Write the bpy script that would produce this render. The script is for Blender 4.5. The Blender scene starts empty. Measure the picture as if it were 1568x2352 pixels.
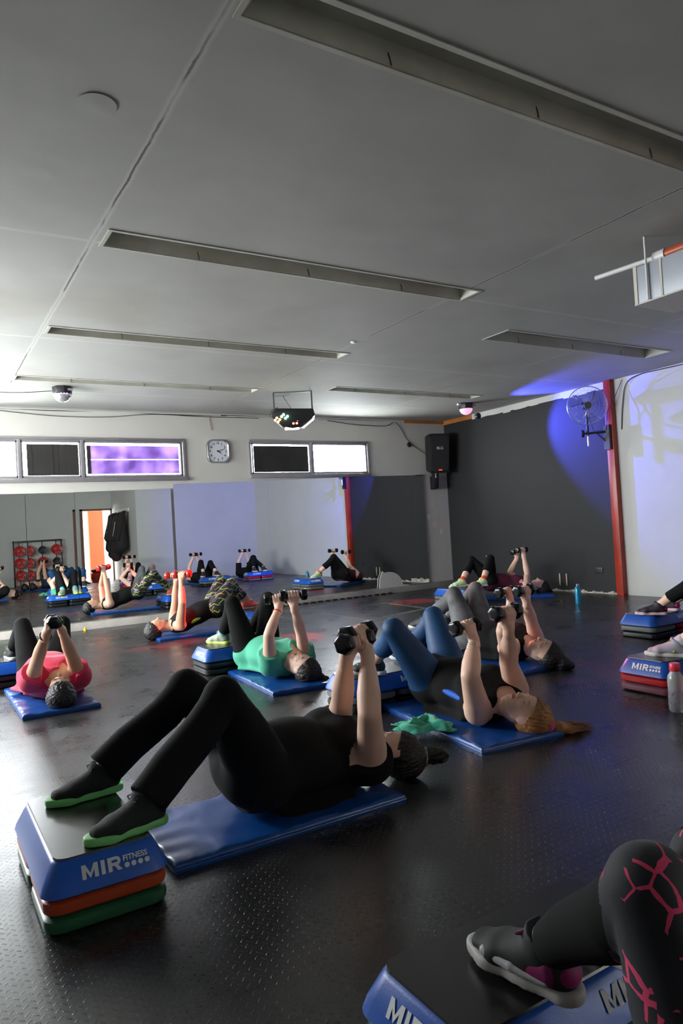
import bpy, bmesh, math, random
import numpy as np
from mathutils import Vector, Matrix
random.seed(4); np.random.seed(4)
S = bpy.context.scene
COL = S.collection

# ------------------------------------------------------------------ camera
cam = bpy.data.cameras.new('camera'); camo = bpy.data.objects.new('camera', cam); COL.objects.link(camo)
RM = ((0.85362, 0.03874, -0.51945), (-0.51759, -0.04897, -0.85422), (-0.05853, 0.99805, -0.02175))
camo.matrix_world = Matrix(((*RM[0], 0), (*RM[1], 0), (*RM[2], 1.12), (0, 0, 0, 1)))
cam.sensor_fit = 'VERTICAL'; cam.sensor_height = 36.0; cam.lens = 1622.0 / 2352.0 * 36.0
cam.clip_start = 0.05; cam.clip_end = 200
S.camera = camo
S.view_settings.view_transform = 'Standard'
S.view_settings.look = 'None'; S.view_settings.gamma = 1.0; S.view_settings.use_curve_mapping = False
S.view_settings.exposure = 0.0

# ------------------------------------------------------------------ world and lights
H = 2.88; D = 9.65; XR = 8.08; XL = -1.6; YR = -2.0
W = bpy.data.worlds.new('overcast'); S.world = W; W.use_nodes = True
bg = W.node_tree.nodes['Background']; bg.inputs[0].default_value = (0.93, 0.97, 1.0, 1); bg.inputs[1].default_value = 44.0

def portal(name, loc, rot, sx, sy):
    l = bpy.data.lights.new(name, 'AREA'); l.shape = 'RECTANGLE'; l.size = sx; l.size_y = sy; l.cycles.is_portal = True
    o = bpy.data.objects.new(name, l); COL.objects.link(o); o.location = loc; o.rotation_euler = rot
R90 = math.pi/2
portal('daylight_left', (XL-.02, 7.35, 1.75), (0, -R90, 0), 1.1, 3.9)
portal('daylight_back_left', (.98, D+.13, 2.21), (-R90, 0, 0), 4.65, .5)
portal('daylight_back_right', (5.38, D+.13, 2.22), (-R90, 0, 0), 2.1, .5)
portal('daylight_door', (4.17, YR-.13, 1.02), (R90, 0, 0), .85, 2.05)

def spot(name, loc, target, col, power, ang, blend=.4, size=.02):
    l = bpy.data.lights.new(name, 'SPOT'); l.color = col; l.energy = power; l.spot_size = math.radians(ang); l.spot_blend = blend; l.shadow_soft_size = size
    o = bpy.data.objects.new(name, l); COL.objects.link(o); o.location = loc
    o.rotation_euler = (Vector(target)-Vector(loc)).to_track_quat('-Z', 'Y').to_euler()
DERBY = (4.30, 7.80, 2.50)
BLUE = (7.28, 8.0, 2.66)
spot('blue_beam', (7.31, 7.90, 2.60), (8.08, 5.2, 2.10), (.06, .08, 1), 620, 74, .35, .02)
spot('blue_ceiling_beam', (7.31, 7.92, 2.66), (7.75, 5.2, 2.89), (.06, .10, 1), 110, 18, .8, .03)
spot('violet_beam', (7.31, 7.90, 2.60), (6.6, 1.0, 2.2), (.20, .15, 1), 230, 36, .7, .03)
spot('red_beam_a', (4.38, 7.70, 2.35), (6.05, 8.15, 0), (1, .02, .02), 2600, 14, .8)
spot('red_beam_b', (4.22, 7.70, 2.35), (2.50, 7.42, .3), (1, .02, .015), 2400, 15, .7)
spot('red_beam_c', (4.32, 7.70, 2.35), (3.35, 6.6, 0), (1, .03, .03), 1400, 16, .8)
spot('red_beam_d', (4.32, 7.70, 2.35), (4.1, 3.5, .3), (1, .05, .08), 700, 13, .8)
spot('green_beam_a', (4.22, 7.70, 2.35), (.5, 8.9, .05), (.03, 1, .08), 2200, 15, .7)
spot('green_beam_b', (4.24, 7.66, 2.35), (.46, 2.3, .16), (.15, 1, .25), 900, 3.6, .5, .005)
spot('green_beam_c', (4.24, 7.66, 2.35), (.80, 5.0, .60), (.03, 1, .08), 120, 2.0, .5, .005)

for i_, (x_, z_, c_) in enumerate(((7.72, 1.42, (1, .7, .2)), (7.98, 1.45, (.8, .2, 1)), (7.62, 1.22, (.9, .95, 1)), (7.88, .95, (.9, .95, 1)), (7.76, 1.08, (1, .3, .8)), (7.97, 1.06, (1, .15, .1)), (7.90, .45, (1, .3, .15)))):
    spot('dome_sparkle', (7.28, 8.0, 2.66), (x_, D, z_), c_, 26, 1.9, .9, .01)

# ------------------------------------------------------------------ materials
MATS = {}
def mat(name, col=(.5, .5, .5), rough=.5, metal=0., spec=.5, sss=0., bump=0., bscale=20., var=0., vscale=4., coat=0., emit=None, estr=0., trans=0., sheen=0.):
    if name in MATS: return MATS[name]
    m = bpy.data.materials.new(name); m.use_nodes = True; nt = m.node_tree; N = nt.nodes; L = nt.links
    p = N['Principled BSDF']
    p.inputs['Base Color'].default_value = (*col, 1); p.inputs['Roughness'].default_value = rough; p.inputs['Metallic'].default_value = metal
    p.inputs['Specular IOR Level'].default_value = spec; p.inputs['Coat Weight'].default_value = coat; p.inputs['Coat Roughness'].default_value = .1
    p.inputs['Transmission Weight'].default_value = trans; p.inputs['Sheen Weight'].default_value = sheen
    if sss:
        p.inputs['Subsurface Weight'].default_value = sss; p.inputs['Subsurface Radius'].default_value = (.02, .008, .004); p.inputs['Subsurface Scale'].default_value = .5
    if emit: p.inputs['Emission Color'].default_value = (*emit, 1); p.inputs['Emission Strength'].default_value = estr
    tc = N.new('ShaderNodeTexCoord')
    if var:
        n = N.new('ShaderNodeTexNoise'); n.inputs['Scale'].default_value = vscale; n.inputs['Detail'].default_value = 4
        L.new(tc.outputs['Object'], n.inputs['Vector'])
        r = N.new('ShaderNodeMapRange'); r.inputs['From Min'].default_value = .3; r.inputs['From Max'].default_value = .7
        r.inputs['To Min'].default_value = 1-var; r.inputs['To Max'].default_value = 1+var
        L.new(n.outputs['Fac'], r.inputs['Value'])
        mx = N.new('ShaderNodeVectorMath'); mx.operation = 'SCALE'; mx.inputs[0].default_value = col; L.new(r.outputs[0], mx.inputs['Scale'])
        L.new(mx.outputs[0], p.inputs['Base Color'])
    if bump:
        n = N.new('ShaderNodeTexNoise'); n.inputs['Scale'].default_value = bscale; n.inputs['Detail'].default_value = 5
        L.new(tc.outputs['Object'], n.inputs['Vector'])
        b = N.new('ShaderNodeBump'); b.inputs['Strength'].default_value = bump; b.inputs['Distance'].default_value = .01
        L.new(n.outputs['Fac'], b.inputs['Height']); L.new(b.outputs[0], p.inputs['Normal'])
    MATS[name] = m; return m

class NB:   # small node builder
    def __init__(s, m): s.nt = m.node_tree; s.N = s.nt.nodes; s.L = s.nt.links
    def m(s, op, a, b=None, c=None, clamp=False):
        n = s.N.new('ShaderNodeMath'); n.operation = op; n.use_clamp = clamp
        for i, v in enumerate((a, b, c)):
            if v is None: continue
            if isinstance(v, (int, float)): n.inputs[i].default_value = v
            else: s.L.new(v, n.inputs[i])
        return n.outputs[0]
    def noise(s, vec, scale, detail=4, rough=.5):
        n = s.N.new('ShaderNodeTexNoise'); n.inputs['Scale'].default_value = scale; n.inputs['Detail'].default_value = detail; n.inputs['Roughness'].default_value = rough
        s.L.new(vec, n.inputs['Vector']); return n.outputs['Fac']
    def rng(s, v, a, b, c, d, smooth=False):
        n = s.N.new('ShaderNodeMapRange'); n.clamp = True
        if smooth: n.interpolation_type = 'SMOOTHSTEP'
        s.L.new(v, n.inputs['Value'])
        for k, x in zip(('From Min', 'From Max', 'To Min', 'To Max'), (a, b, c, d)): n.inputs[k].default_value = x
        return n.outputs[0]
    def mix(s, f, a, b):
        n = s.N.new('ShaderNodeMix'); n.data_type = 'RGBA'
        if isinstance(f, (int, float)): n.inputs[0].default_value = f
        else: s.L.new(f, n.inputs[0])
        for i, v in ((6, a), (7, b)):
            if isinstance(v, tuple): n.inputs[i].default_value = (*v, 1)
            else: s.L.new(v, n.inputs[i])
        return n.outputs[2]
    def bump(s, h, strength, dist):
        b = s.N.new('ShaderNodeBump'); b.inputs['Strength'].default_value = strength; b.inputs['Distance'].default_value = dist
        s.L.new(h, b.inputs['Height']); return b.outputs[0]

def floor_material():
    m = mat('rubber_floor', (.02, .02, .02), .4); b = NB(m); p = b.N['Principled BSDF']
    tc = b.N.new('ShaderNodeTexCoord'); sp = b.N.new('ShaderNodeSeparateXYZ'); b.L.new(tc.outputs['Object'], sp.inputs[0])
    X, Y = sp.outputs[0], sp.outputs[1]
    s = .0225
    u = b.m('DIVIDE', b.m('ADD', X, Y), s*1.414); v = b.m('DIVIDE', b.m('SUBTRACT', X, Y), s*1.414)
    fu = b.m('FLOOR', u); fv = b.m('FLOOR', v)
    lu = b.m('ABSOLUTE', b.m('SUBTRACT', b.m('SUBTRACT', u, fu), .5)); lv = b.m('ABSOLUTE', b.m('SUBTRACT', b.m('SUBTRACT', v, fv), .5))
    par = b.m('FLOORED_MODULO', b.m('ADD', fu, fv), 2.0)
    def lens(a, c): return b.m('SUBTRACT', 1.0, b.m('ADD', b.m('POWER', b.m('DIVIDE', a, .46), 2.0), b.m('POWER', b.m('DIVIDE', c, .13), 2.0)))
    l1 = lens(lu, lv); l2 = lens(lv, lu)
    h = b.m('ADD', b.m('MULTIPLY', l1, par), b.m('MULTIPLY', l2, b.m('SUBTRACT', 1.0, par)))
    h = b.rng(h, 0, .6, 0, 1, True)
    wear = b.rng(b.noise(tc.outputs['Object'], 1.1, 5, .6), .38, .56, .18, 1, True)
    seamx = b.m('ABSOLUTE', b.m('SUBTRACT', b.m('FLOORED_MODULO', b.m('ADD', X, b.m('MULTIPLY', b.m('SINE', b.m('MULTIPLY', Y, 63.0)), .012)), 1.0), .5))
    seamy = b.m('ABSOLUTE', b.m('SUBTRACT', b.m('FLOORED_MODULO', b.m('ADD', Y, b.m('MULTIPLY', b.m('SINE', b.m('MULTIPLY', X, 63.0)), .012)), 1.0), .5))
    seam = b.m('LESS_THAN', b.m('MINIMUM', seamx, seamy), .004)
    h2 = b.m('SUBTRACT', b.m('MULTIPLY', h, wear), b.m('MULTIPLY', seam, 1.0))
    b.L.new(b.bump(h2, .55, .0022), p.inputs['Normal'])
    dirt = b.rng(b.noise(tc.outputs['Object'], 2.3, 8, .65), .35, .72, 0, 1)
    col = b.mix(dirt, (.011, .011, .012), (.030, .029, .029))
    col = b.mix(b.m('MULTIPLY', seam, .7), col, (.006, .006, .006))
    b.L.new(col, p.inputs['Base Color'])
    rg = b.m('ADD', b.rng(dirt, 0, 1, .24, .40), b.m('MULTIPLY', h, -.04))
    b.L.new(rg, p.inputs['Roughness']); p.inputs['Specular IOR Level'].default_value = .95
    return m

def ceiling_material():
    m = mat('ceiling_paint', (.5, .5, .48), .75); b = NB(m); p = b.N['Principled BSDF']
    tc = b.N.new('ShaderNodeTexCoord'); sp = b.N.new('ShaderNodeSeparateXYZ'); b.L.new(tc.outputs['Object'], sp.inputs[0])
    X, Y = sp.outputs[0], sp.outputs[1]
    wob = b.m('MULTIPLY', b.m('SUBTRACT', b.noise(tc.outputs['Object'], 3.0, 6, .7), .5), .035)
    Xw = b.m('ADD', X, wob); Yw = b.m('ADD', Y, wob)
    near = None
    for ax, c in ((Xw, .965), (Xw, 3.70), (Xw, 6.2), (Xw, -1.4), (Yw, 4.22), (Yw, 6.38), (Yw, 2.0), (Yw, 8.6)):
        d = b.m('ABSOLUTE', b.m('SUBTRACT', ax, c)); 
        if ax is Yw: d = b.m('ADD', d, .0045)
        near = d if near is None else b.m('MINIMUM', near, d)
    crack = b.rng(near, .003, .009, 1, 0, True)
    gap = b.rng(b.noise(tc.outputs['Object'], 1.7, 3), .42, .56, .25, 1, True)
    pale = b.rng(near, .008, .03, 1, 0, True)
    blot = b.rng(b.noise(tc.outputs['Object'], 1.3, 5, .6), .3, .75, 0, 1)
    col = b.mix(blot, (.375, .375, .340), (.315, .315, .290))
    st = b.rng(b.noise(tc.outputs['Object'], .8, 2, .4), .56, .74, 0, .5, True)
    col = b.mix(st, col, (.26, .24, .20))
    col = b.mix(b.m('MULTIPLY', pale, .5), col, (.55, .55, .51))
    col = b.mix(b.m('MULTIPLY', crack, gap), col, (.10, .09, .08))
    b.L.new(col, p.inputs['Base Color'])
    hb = b.m('ADD', b.m('MULTIPLY', b.noise(tc.outputs['Object'], 1.1, 3), 1.0), b.m('MULTIPLY', b.noise(tc.outputs['Object'], 40, 3), .02))
    b.L.new(b.bump(hb, .5, .03), p.inputs['Normal'])
    return m

def mirror_material():
    m = mat('mirror_glass', (.80, .83, .82), .0, metal=1.0, spec=.5)
    return m
def glass_material(name, tint=(1, 1, 1), gl=.12, rough=0.02):
    m = bpy.data.materials.new(name); m.use_nodes = True; N = m.node_tree.nodes; L = m.node_tree.links
    N.remove(N['Principled BSDF']); t = N.new('ShaderNodeBsdfTransparent'); t.inputs[0].default_value = (*tint, 1)
    g = N.new('ShaderNodeBsdfGlossy'); g.inputs['Roughness'].default_value = rough
    f = N.new('ShaderNodeLayerWeight'); f.inputs[0].default_value = gl
    x = N.new('ShaderNodeMixShader'); L.new(f.outputs['Fresnel'], x.inputs[0]); L.new(t.outputs[0], x.inputs[1]); L.new(g.outputs[0], x.inputs[2])
    L.new(x.outputs[0], N['Material Output'].inputs[0]); MATS[name] = m; return m
def translucent_material(name, col, tcol):
    m = bpy.data.materials.new(name); m.use_nodes = True; N = m.node_tree.nodes; L = m.node_tree.links
    N.remove(N['Principled BSDF']); t = N.new('ShaderNodeBsdfTranslucent'); 
    d = N.new('ShaderNodeBsdfDiffuse'); d.inputs[0].default_value = (*col, 1)
    tc = N.new('ShaderNodeTexCoord'); n = N.new('ShaderNodeTexNoise'); n.inputs['Scale'].default_value = 3.; L.new(tc.outputs['Object'], n.inputs['Vector'])
    r = N.new('ShaderNodeValToRGB'); r.color_ramp.elements[0].position = .35; r.color_ramp.elements[0].color = (*tcol, 1); r.color_ramp.elements[1].position = .65; r.color_ramp.elements[1].color = (.26, .20, .32, 1)
    L.new(n.outputs['Fac'], r.inputs[0]); L.new(r.outputs[0], t.inputs[0])
    x = N.new('ShaderNodeMixShader'); x.inputs[0].default_value = .3; L.new(t.outputs[0], x.inputs[1]); L.new(d.outputs[0], x.inputs[2])
    L.new(x.outputs[0], N['Material Output'].inputs[0]); MATS[name] = m; return m

def wall_material(name, col, col2, patchy=.35):
    m = mat(name, col, .7); b = NB(m); p = b.N['Principled BSDF']
    tc = b.N.new('ShaderNodeTexCoord')
    n = b.rng(b.noise(tc.outputs['Object'], 1.6, 6, .6), .35, .7, 0, patchy)
    b.L.new(b.mix(n, col, col2), p.inputs['Base Color'])
    hb = b.m('ADD', b.noise(tc.outputs['Object'], 2, 3), b.m('MULTIPLY', b.noise(tc.outputs['Object'], 60, 3), .12))
    b.L.new(b.bump(hb, .25, .01), p.inputs['Normal'])
    return m
def leggings_pattern(name, base, cols, scale, thr):
    """short crossing strokes printed on the cloth"""
    m = mat(name, base, .7, sheen=.1); b = NB(m); p = b.N['Principled BSDF']
    tc = b.N.new('ShaderNodeTexCoord'); cur = base
    wn = b.N.new('ShaderNodeTexNoise'); wn.inputs['Scale'].default_value = 5; b.L.new(tc.outputs['Object'], wn.inputs['Vector'])
    for i, (c, rot) in enumerate(cols):
        mp = b.N.new('ShaderNodeMapping'); b.L.new(tc.outputs['Object'], mp.inputs[0])
        mp.inputs['Rotation'].default_value = rot; mp.inputs['Location'].default_value = (i*1.37, i*.71, i*2.1)
        sp = b.N.new('ShaderNodeSeparateXYZ'); b.L.new(mp.outputs[0], sp.inputs[0])
        q = [b.m('MULTIPLY', sp.outputs[k], scale) for k in range(3)]
        def tri(v): return b.m('ABSOLUTE', b.m('SUBTRACT', b.m('FLOORED_MODULO', v, 1.0), .5))
        d = b.m('ADD', b.m('MULTIPLY', tri(q[0]), .6), b.m('ADD', b.m('MULTIPLY', q[1], .5), q[2]))   # zigzag
        line = b.m('LESS_THAN', tri(d), thr)
        g = b.m('MULTIPLY', line, b.m('GREATER_THAN', tri(b.m('ADD', b.m('MULTIPLY', q[1], .55), b.m('MULTIPLY', q[0], .31))), .18))
        cur = b.mix(g, cur, c)
    b.L.new(cur, p.inputs['Base Color'])
    return m
def stroke_material(name, base, c, scale, w):
    m = mat(name, base, .75, sheen=.1); b = NB(m); p = b.N['Principled BSDF']
    tc = b.N.new('ShaderNodeTexCoord')
    v = b.N.new('ShaderNodeTexVoronoi'); v.feature = 'DISTANCE_TO_EDGE'; v.inputs['Scale'].default_value = scale; b.L.new(tc.outputs['Object'], v.inputs['Vector'])
    l = b.m('LESS_THAN', b.m('ADD', v.outputs['Distance'], b.m('MULTIPLY', b.m('SUBTRACT', b.noise(tc.outputs['Object'], 30, 4), .5), .12)), w)
    msk = b.m('GREATER_THAN', b.noise(tc.outputs['Object'], 13, 2), .49)
    b.L.new(b.mix(b.m('MULTIPLY', l, msk), base, c), p.inputs['Base Color']); return m

M_FLOOR = floor_material(); M_CEIL = ceiling_material(); M_MIRROR = mirror_material()
M_WHITE = wall_material('white_wall_paint', (.55, .55, .515), (.46, .46, .43))
M_BACK = wall_material('back_wall_paint', (.56, .55, .50), (.46, .45, .40))
M_DARK = wall_material('charcoal_wall_paint', (.011, .011, .0115), (.017, .017, .018))
M_PLINTH = wall_material('worn_white_plinth', (.46, .43, .39), (.12, .11, .10), .8)
M_ALU = mat('grey_aluminium', (.36, .35, .36), .4, metal=.6, var=.1)
M_RED = mat('red_painted_wood', (.33, .028, .010), .35, var=.25, vscale=3)
M_ORANGE = mat('orange_paint', (.30, .045, .003), .7)
M_BLACKPLASTIC = mat('black_plastic', (.012, .012, .013), .4)
M_BLACKMETAL = mat('black_metal', (.015, .015, .016), .35, metal=.2)
M_CABLE = mat('dark_cable', (.02, .018, .017), .6)
M_CHROME = mat('chrome', (.75, .75, .77), .15, metal=1)
M_WPLASTIC = mat('white_plastic', (.75, .75, .72), .4)
M_GLASS = glass_material('window_glass', (.97, .98, .98), .05)
M_CLEAR = glass_material('clear_plastic', (.86, .88, .88), .25, .08)
M_CLEARBOTTLE = mat('clear_bottle_plastic', (.80, .83, .86), .25, trans=.55, spec=.6)
M_PURPLE = translucent_material('violet_sheet', (.3, .2, .5), (.085, .050, .140))
M_BLACKOUT = mat('blackout_sheet', (.022, .020, .018), .6, var=.2)
M_BLUESTEP = mat('blue_step_plastic', (.006, .095, .50), .36, bump=.06, bscale=300)
M_STEPTOP = mat('black_step_rubber', (.012, .012, .012), .27, var=.25, vscale=9, spec=.85)
M_GREYRISER = mat('grey_riser_plastic', (.16, .17, .17), .35)
M_BLACKRISER = mat('black_riser_plastic', (.014, .014, .015), .35)
M_REDRISER = mat('red_riser_plastic', (.55, .012, .015), .35)
M_MAUVERISER = mat('mauve_riser_plastic', (.20, .065, .09), .4)
M_ORRISER = mat('orange_riser_plastic', (.42, .05, .012), .4)
M_GREENRISER = mat('green_riser_plastic', (.015, .10, .04), .4)
M_PRINT = mat('white_print', (.85, .87, .87), .5)
M_MATBLUE = mat('blue_vinyl', (.004, .062, .27), .30, bump=.25, bscale=9, var=.12, vscale=3, spec=.55)
M_SKIN = mat('skin_light', (.88, .56, .42), .48, sss=.12, bump=.05, bscale=120, var=.07, vscale=9)
M_SKIN2 = mat('skin_tan', (.70, .40, .26), .48, sss=.12, bump=.05, bscale=120, var=.07, vscale=9)
M_LIP = mat('lips', (.50, .16, .14), .4)
M_EYE = mat('eye_dark', (.03, .02, .015), .2)
M_HAIRB = mat('hair_dark_brown', (.020, .010, .006), .45, bump=.8, bscale=60)
M_HAIRK = mat('hair_black', (.010, .008, .008), .4, bump=.8, bscale=60)
M_HAIRL = mat('hair_blond', (.34, .15, .045), .45, bump=.8, bscale=60, var=.45, vscale=16)
M_BLACKCLOTH = mat('black_cloth', (.0045, .0045, .0045), .9, spec=.25)
M_BLACKTEE = mat('black_tee_cloth', (.007, .0065, .0065), .9, spec=.25)
M_PINKTEE = mat('crimson_cloth', (.68, .015, .075), .8, sheen=.2)
M_GREENTEE = mat('mint_green_cloth', (.06, .44, .27), .8, sheen=.2)
M_NAVY = mat('navy_leggings', (.006, .055, .16), .6, var=.2, vscale=6)
M_GREYLEG = mat('grey_leggings', (.13, .13, .135), .7, var=.5, vscale=7)
M_MAROON = mat('maroon_cloth', (.085, .006, .025), .8)
M_NAVYTEE = mat('navy_tee_cloth', (.012, .022, .05), .85)
M_ZIG = leggings_pattern('zigzag_leggings', (.012, .012, .014), [((.75, .62, .05), (0, 0, .3)), ((.16, .28, .42), (.9, .2, 0)), ((.32, .60, .10), (.2, 1.0, 1.3)), ((.80, .24, .33), (1.6, .4, .8))], 12, .052)
M_PINKSTROKE = stroke_material('pink_stroke_leggings', (.012, .012, .018), (.80, .05, .16), 15, .04)
M_TOWEL = mat('green_terry', (.045, .42, .27), .95, bump=.5, bscale=160, sheen=.4)

# ------------------------------------------------------------------ helpers
def tag(o, label=None, cat=None, group=None, kind=None):
    if label: o['label'] = label
    if cat: o['category'] = cat
    if group: o['group'] = group
    if kind: o['kind'] = kind
    return o
def empty(name, loc=(0, 0, 0), rz=0.):
    o = bpy.data.objects.new(name, None); COL.objects.link(o); o.location = loc; o.rotation_euler = (0, 0, rz); o.empty_display_size = .1; return o
def link(name, me, m, parent=None, smooth=False):
    if m is not None: me.materials.append(m)
    o = bpy.data.objects.new(name, me); COL.objects.link(o)
    if smooth: me.polygons.foreach_set('use_smooth', np.ones(len(me.polygons), dtype=bool))
    if parent is not None: o.parent = parent
    return o
def npmesh(name, V, F):
    me = bpy.data.meshes.new(name); V = np.asarray(V, dtype=np.float32); F = np.asarray(F, dtype=np.int32); k = F.shape[1]
    me.vertices.add(len(V)); me.vertices.foreach_set('co', V.ravel())
    me.loops.add(F.size); me.loops.foreach_set('vertex_index', F.ravel())
    me.polygons.add(len(F)); me.polygons.foreach_set('loop_start', np.arange(0, F.size, k, dtype=np.int32)); me.polygons.foreach_set('loop_total', np.full(len(F), k, dtype=np.int32))
    me.update(calc_edges=True); me.validate(); return me
class MB:   # mesh builder
    def __init__(s): s.v = []; s.f = []; 
    def add(s, vs, fs):
        n = len(s.v); s.v += [tuple(v) for v in vs]; s.f += [tuple(i+n for i in f) for f in fs]; return s
    def box(s, lo, hi, M=None):
        x0, y0, z0 = lo; x1, y1, z1 = hi
        vs = [(x0, y0, z0), (x1, y0, z0), (x1, y1, z0), (x0, y1, z0), (x0, y0, z1), (x1, y0, z1), (x1, y1, z1), (x0, y1, z1)]
        if M is not None: vs = [tuple(M @ Vector(v)) for v in vs]
        return s.add(vs, [(0, 3, 2, 1), (4, 5, 6, 7), (0, 1, 5, 4), (1, 2, 6, 5), (2, 3, 7, 6), (3, 0, 4, 7)])
    def frustum(s, lo, hi, lo2, hi2, z0, z1):
        vs = [(lo[0], lo[1], z0), (hi[0], lo[1], z0), (hi[0], hi[1], z0), (lo[0], hi[1], z0), (lo2[0], lo2[1], z1), (hi2[0], lo2[1], z1), (hi2[0], hi2[1], z1), (lo2[0], hi2[1], z1)]
        return s.add(vs, [(0, 3, 2, 1), (4, 5, 6, 7), (0, 1, 5, 4), (1, 2, 6, 5), (2, 3, 7, 6), (3, 0, 4, 7)])
    def tube(s, pts, r, seg=8, cap=True):
        pts = [Vector(p) for p in pts]; n = len(pts); rs = r if isinstance(r, (list, tuple)) else [r]*n
        base = len(s.v); prev = None
        for i, p in enumerate(pts):
            t = (pts[min(i+1, n-1)]-pts[max(i-1, 0)])
            if t.length < 1e-9: t = Vector((0, 0, 1))
            t.normalize()
            if prev is None:
                a = t.orthogonal().normalized()
            else:
                a = prev - t*prev.dot(t)
                if a.length < 1e-6: a = t.orthogonal()
                a.normalize()
            prev = a; b = t.cross(a)
            for k in range(seg):
                an = 2*math.pi*k/seg; s.v.append(tuple(p+(a*math.cos(an)+b*math.sin(an))*rs[i]))
        for i in range(n-1):
            for k in range(seg):
                k2 = (k+1) % seg; s.f.append((base+i*seg+k, base+i*seg+k2, base+(i+1)*seg+k2, base+(i+1)*seg+k))
        if cap:
            s.f.append(tuple(base+k for k in reversed(range(seg)))); s.f.append(tuple(base+(n-1)*seg+k for k in range(seg)))
        return s
    def lathe(s, prof, seg=24, M=None):
        base = len(s.v)
        for r, z in prof:
            for k in range(seg):
                an = 2*math.pi*k/seg; v = Vector((r*math.cos(an), r*math.sin(an), z)); s.v.append(tuple(M @ v if M is not None else v))
        n = len(prof)
        for i in range(n-1):
            for k in range(seg):
                k2 = (k+1) % seg; s.f.append((base+i*seg+k, base+i*seg+k2, base+(i+1)*seg+k2, base+(i+1)*seg+k))
        s.f.append(tuple(base+k for k in reversed(range(seg)))); s.f.append(tuple(base+(n-1)*seg+k for k in range(seg)))
        return s
    def build(s, name, m, parent=None, smooth=False, bevel=0., seg=2):
        me = bpy.data.meshes.new(name); me.from_pydata(s.v, [], s.f); 
        bm = bmesh.new(); bm.from_mesh(me)
        bmesh.ops.recalc_face_normals(bm, faces=bm.faces)
        if bevel: bmesh.ops.bevel(bm, geom=list(bm.edges), offset=bevel, segments=seg, profile=.5, affect='EDGES', clamp_overlap=True)
        bm.to_mesh(me); bm.free()
        o = link(name, me, m, parent, smooth=smooth or bool(bevel))
        if smooth or bevel: auto_smooth(me)
        return o
def auto_smooth(me, ang=40):
    me.set_sharp_from_angle(angle=math.radians(ang))
def torus_mb(R, r, seg=48, rs=8, M=None):
    mb = MB()
    for i in range(seg):
        a = 2*math.pi*i/seg
        for j in range(rs):
            b = 2*math.pi*j/rs; v = Vector(((R+r*math.cos(b))*math.cos(a), (R+r*math.cos(b))*math.sin(a), r*math.sin(b)))
            mb.v.append(tuple(M @ v if M is not None else v))
    for i in range(seg):
        for j in range(rs):
            i2 = (i+1) % seg; j2 = (j+1) % rs; mb.f.append((i*rs+j, i2*rs+j, i2*rs+j2, i*rs+j2))
    return mb
def joinmb(*ms):
    r = MB()
    for m in ms: r.add(m.v, m.f)
    return r
def panel_cells(mb, axis, c0, c1, ur, vr, holes):
    """a slab between c0 and c1 along axis, spanning ur x vr, with rectangular holes (u0,u1,v0,v1)"""
    us = sorted({ur[0], ur[1], *[h[0] for h in holes], *[h[1] for h in holes]}); vs = sorted({vr[0], vr[1], *[h[2] for h in holes], *[h[3] for h in holes]})
    us = [u for u in us if ur[0] <= u <= ur[1]]; vs = [v for v in vs if vr[0] <= v <= vr[1]]
    for i in range(len(us)-1):
        for j in range(len(vs)-1):
            u = (us[i]+us[i+1])/2; v = (vs[j]+vs[j+1])/2
            if any(h[0] < u < h[1] and h[2] < v < h[3] for h in holes): continue
            a, b, c, d = us[i], us[i+1], vs[j], vs[j+1]
            if axis == 'x': mb.box((c0, a, c), (c1, b, d))
            elif axis == 'y': mb.box((a, c0, c), (b, c1, d))
            else: mb.box((a, c, c0), (b, d, c1))
    return mb
def text_mesh(name, body, size, m, parent, M, bold=.0, extr=.0008, align='LEFT'):
    cu = bpy.data.curves.new(name, 'FONT'); cu.body = body; cu.size = size; cu.offset = bold; cu.extrude = extr; cu.align_x = align
    o = bpy.data.objects.new(name+'_tmp', cu); COL.objects.link(o)
    dg = bpy.context.evaluated_depsgraph_get(); me = bpy.data.meshes.new_from_object(o.evaluated_get(dg))
    COL.objects.unlink(o); bpy.data.objects.remove(o)
    me.transform(M); return link(name, me, m, parent)
def text_np(body, size, bold=0., extr=.0008, align='LEFT'):
    cu = bpy.data.curves.new('t', 'FONT'); cu.body = body; cu.size = size; cu.offset = bold; cu.extrude = extr; cu.align_x = align
    o = bpy.data.objects.new('t', cu); COL.objects.link(o)
    dg = bpy.context.evaluated_depsgraph_get(); me = bpy.data.meshes.new_from_object(o.evaluated_get(dg))
    COL.objects.unlink(o); bpy.data.objects.remove(o); return me

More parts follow.
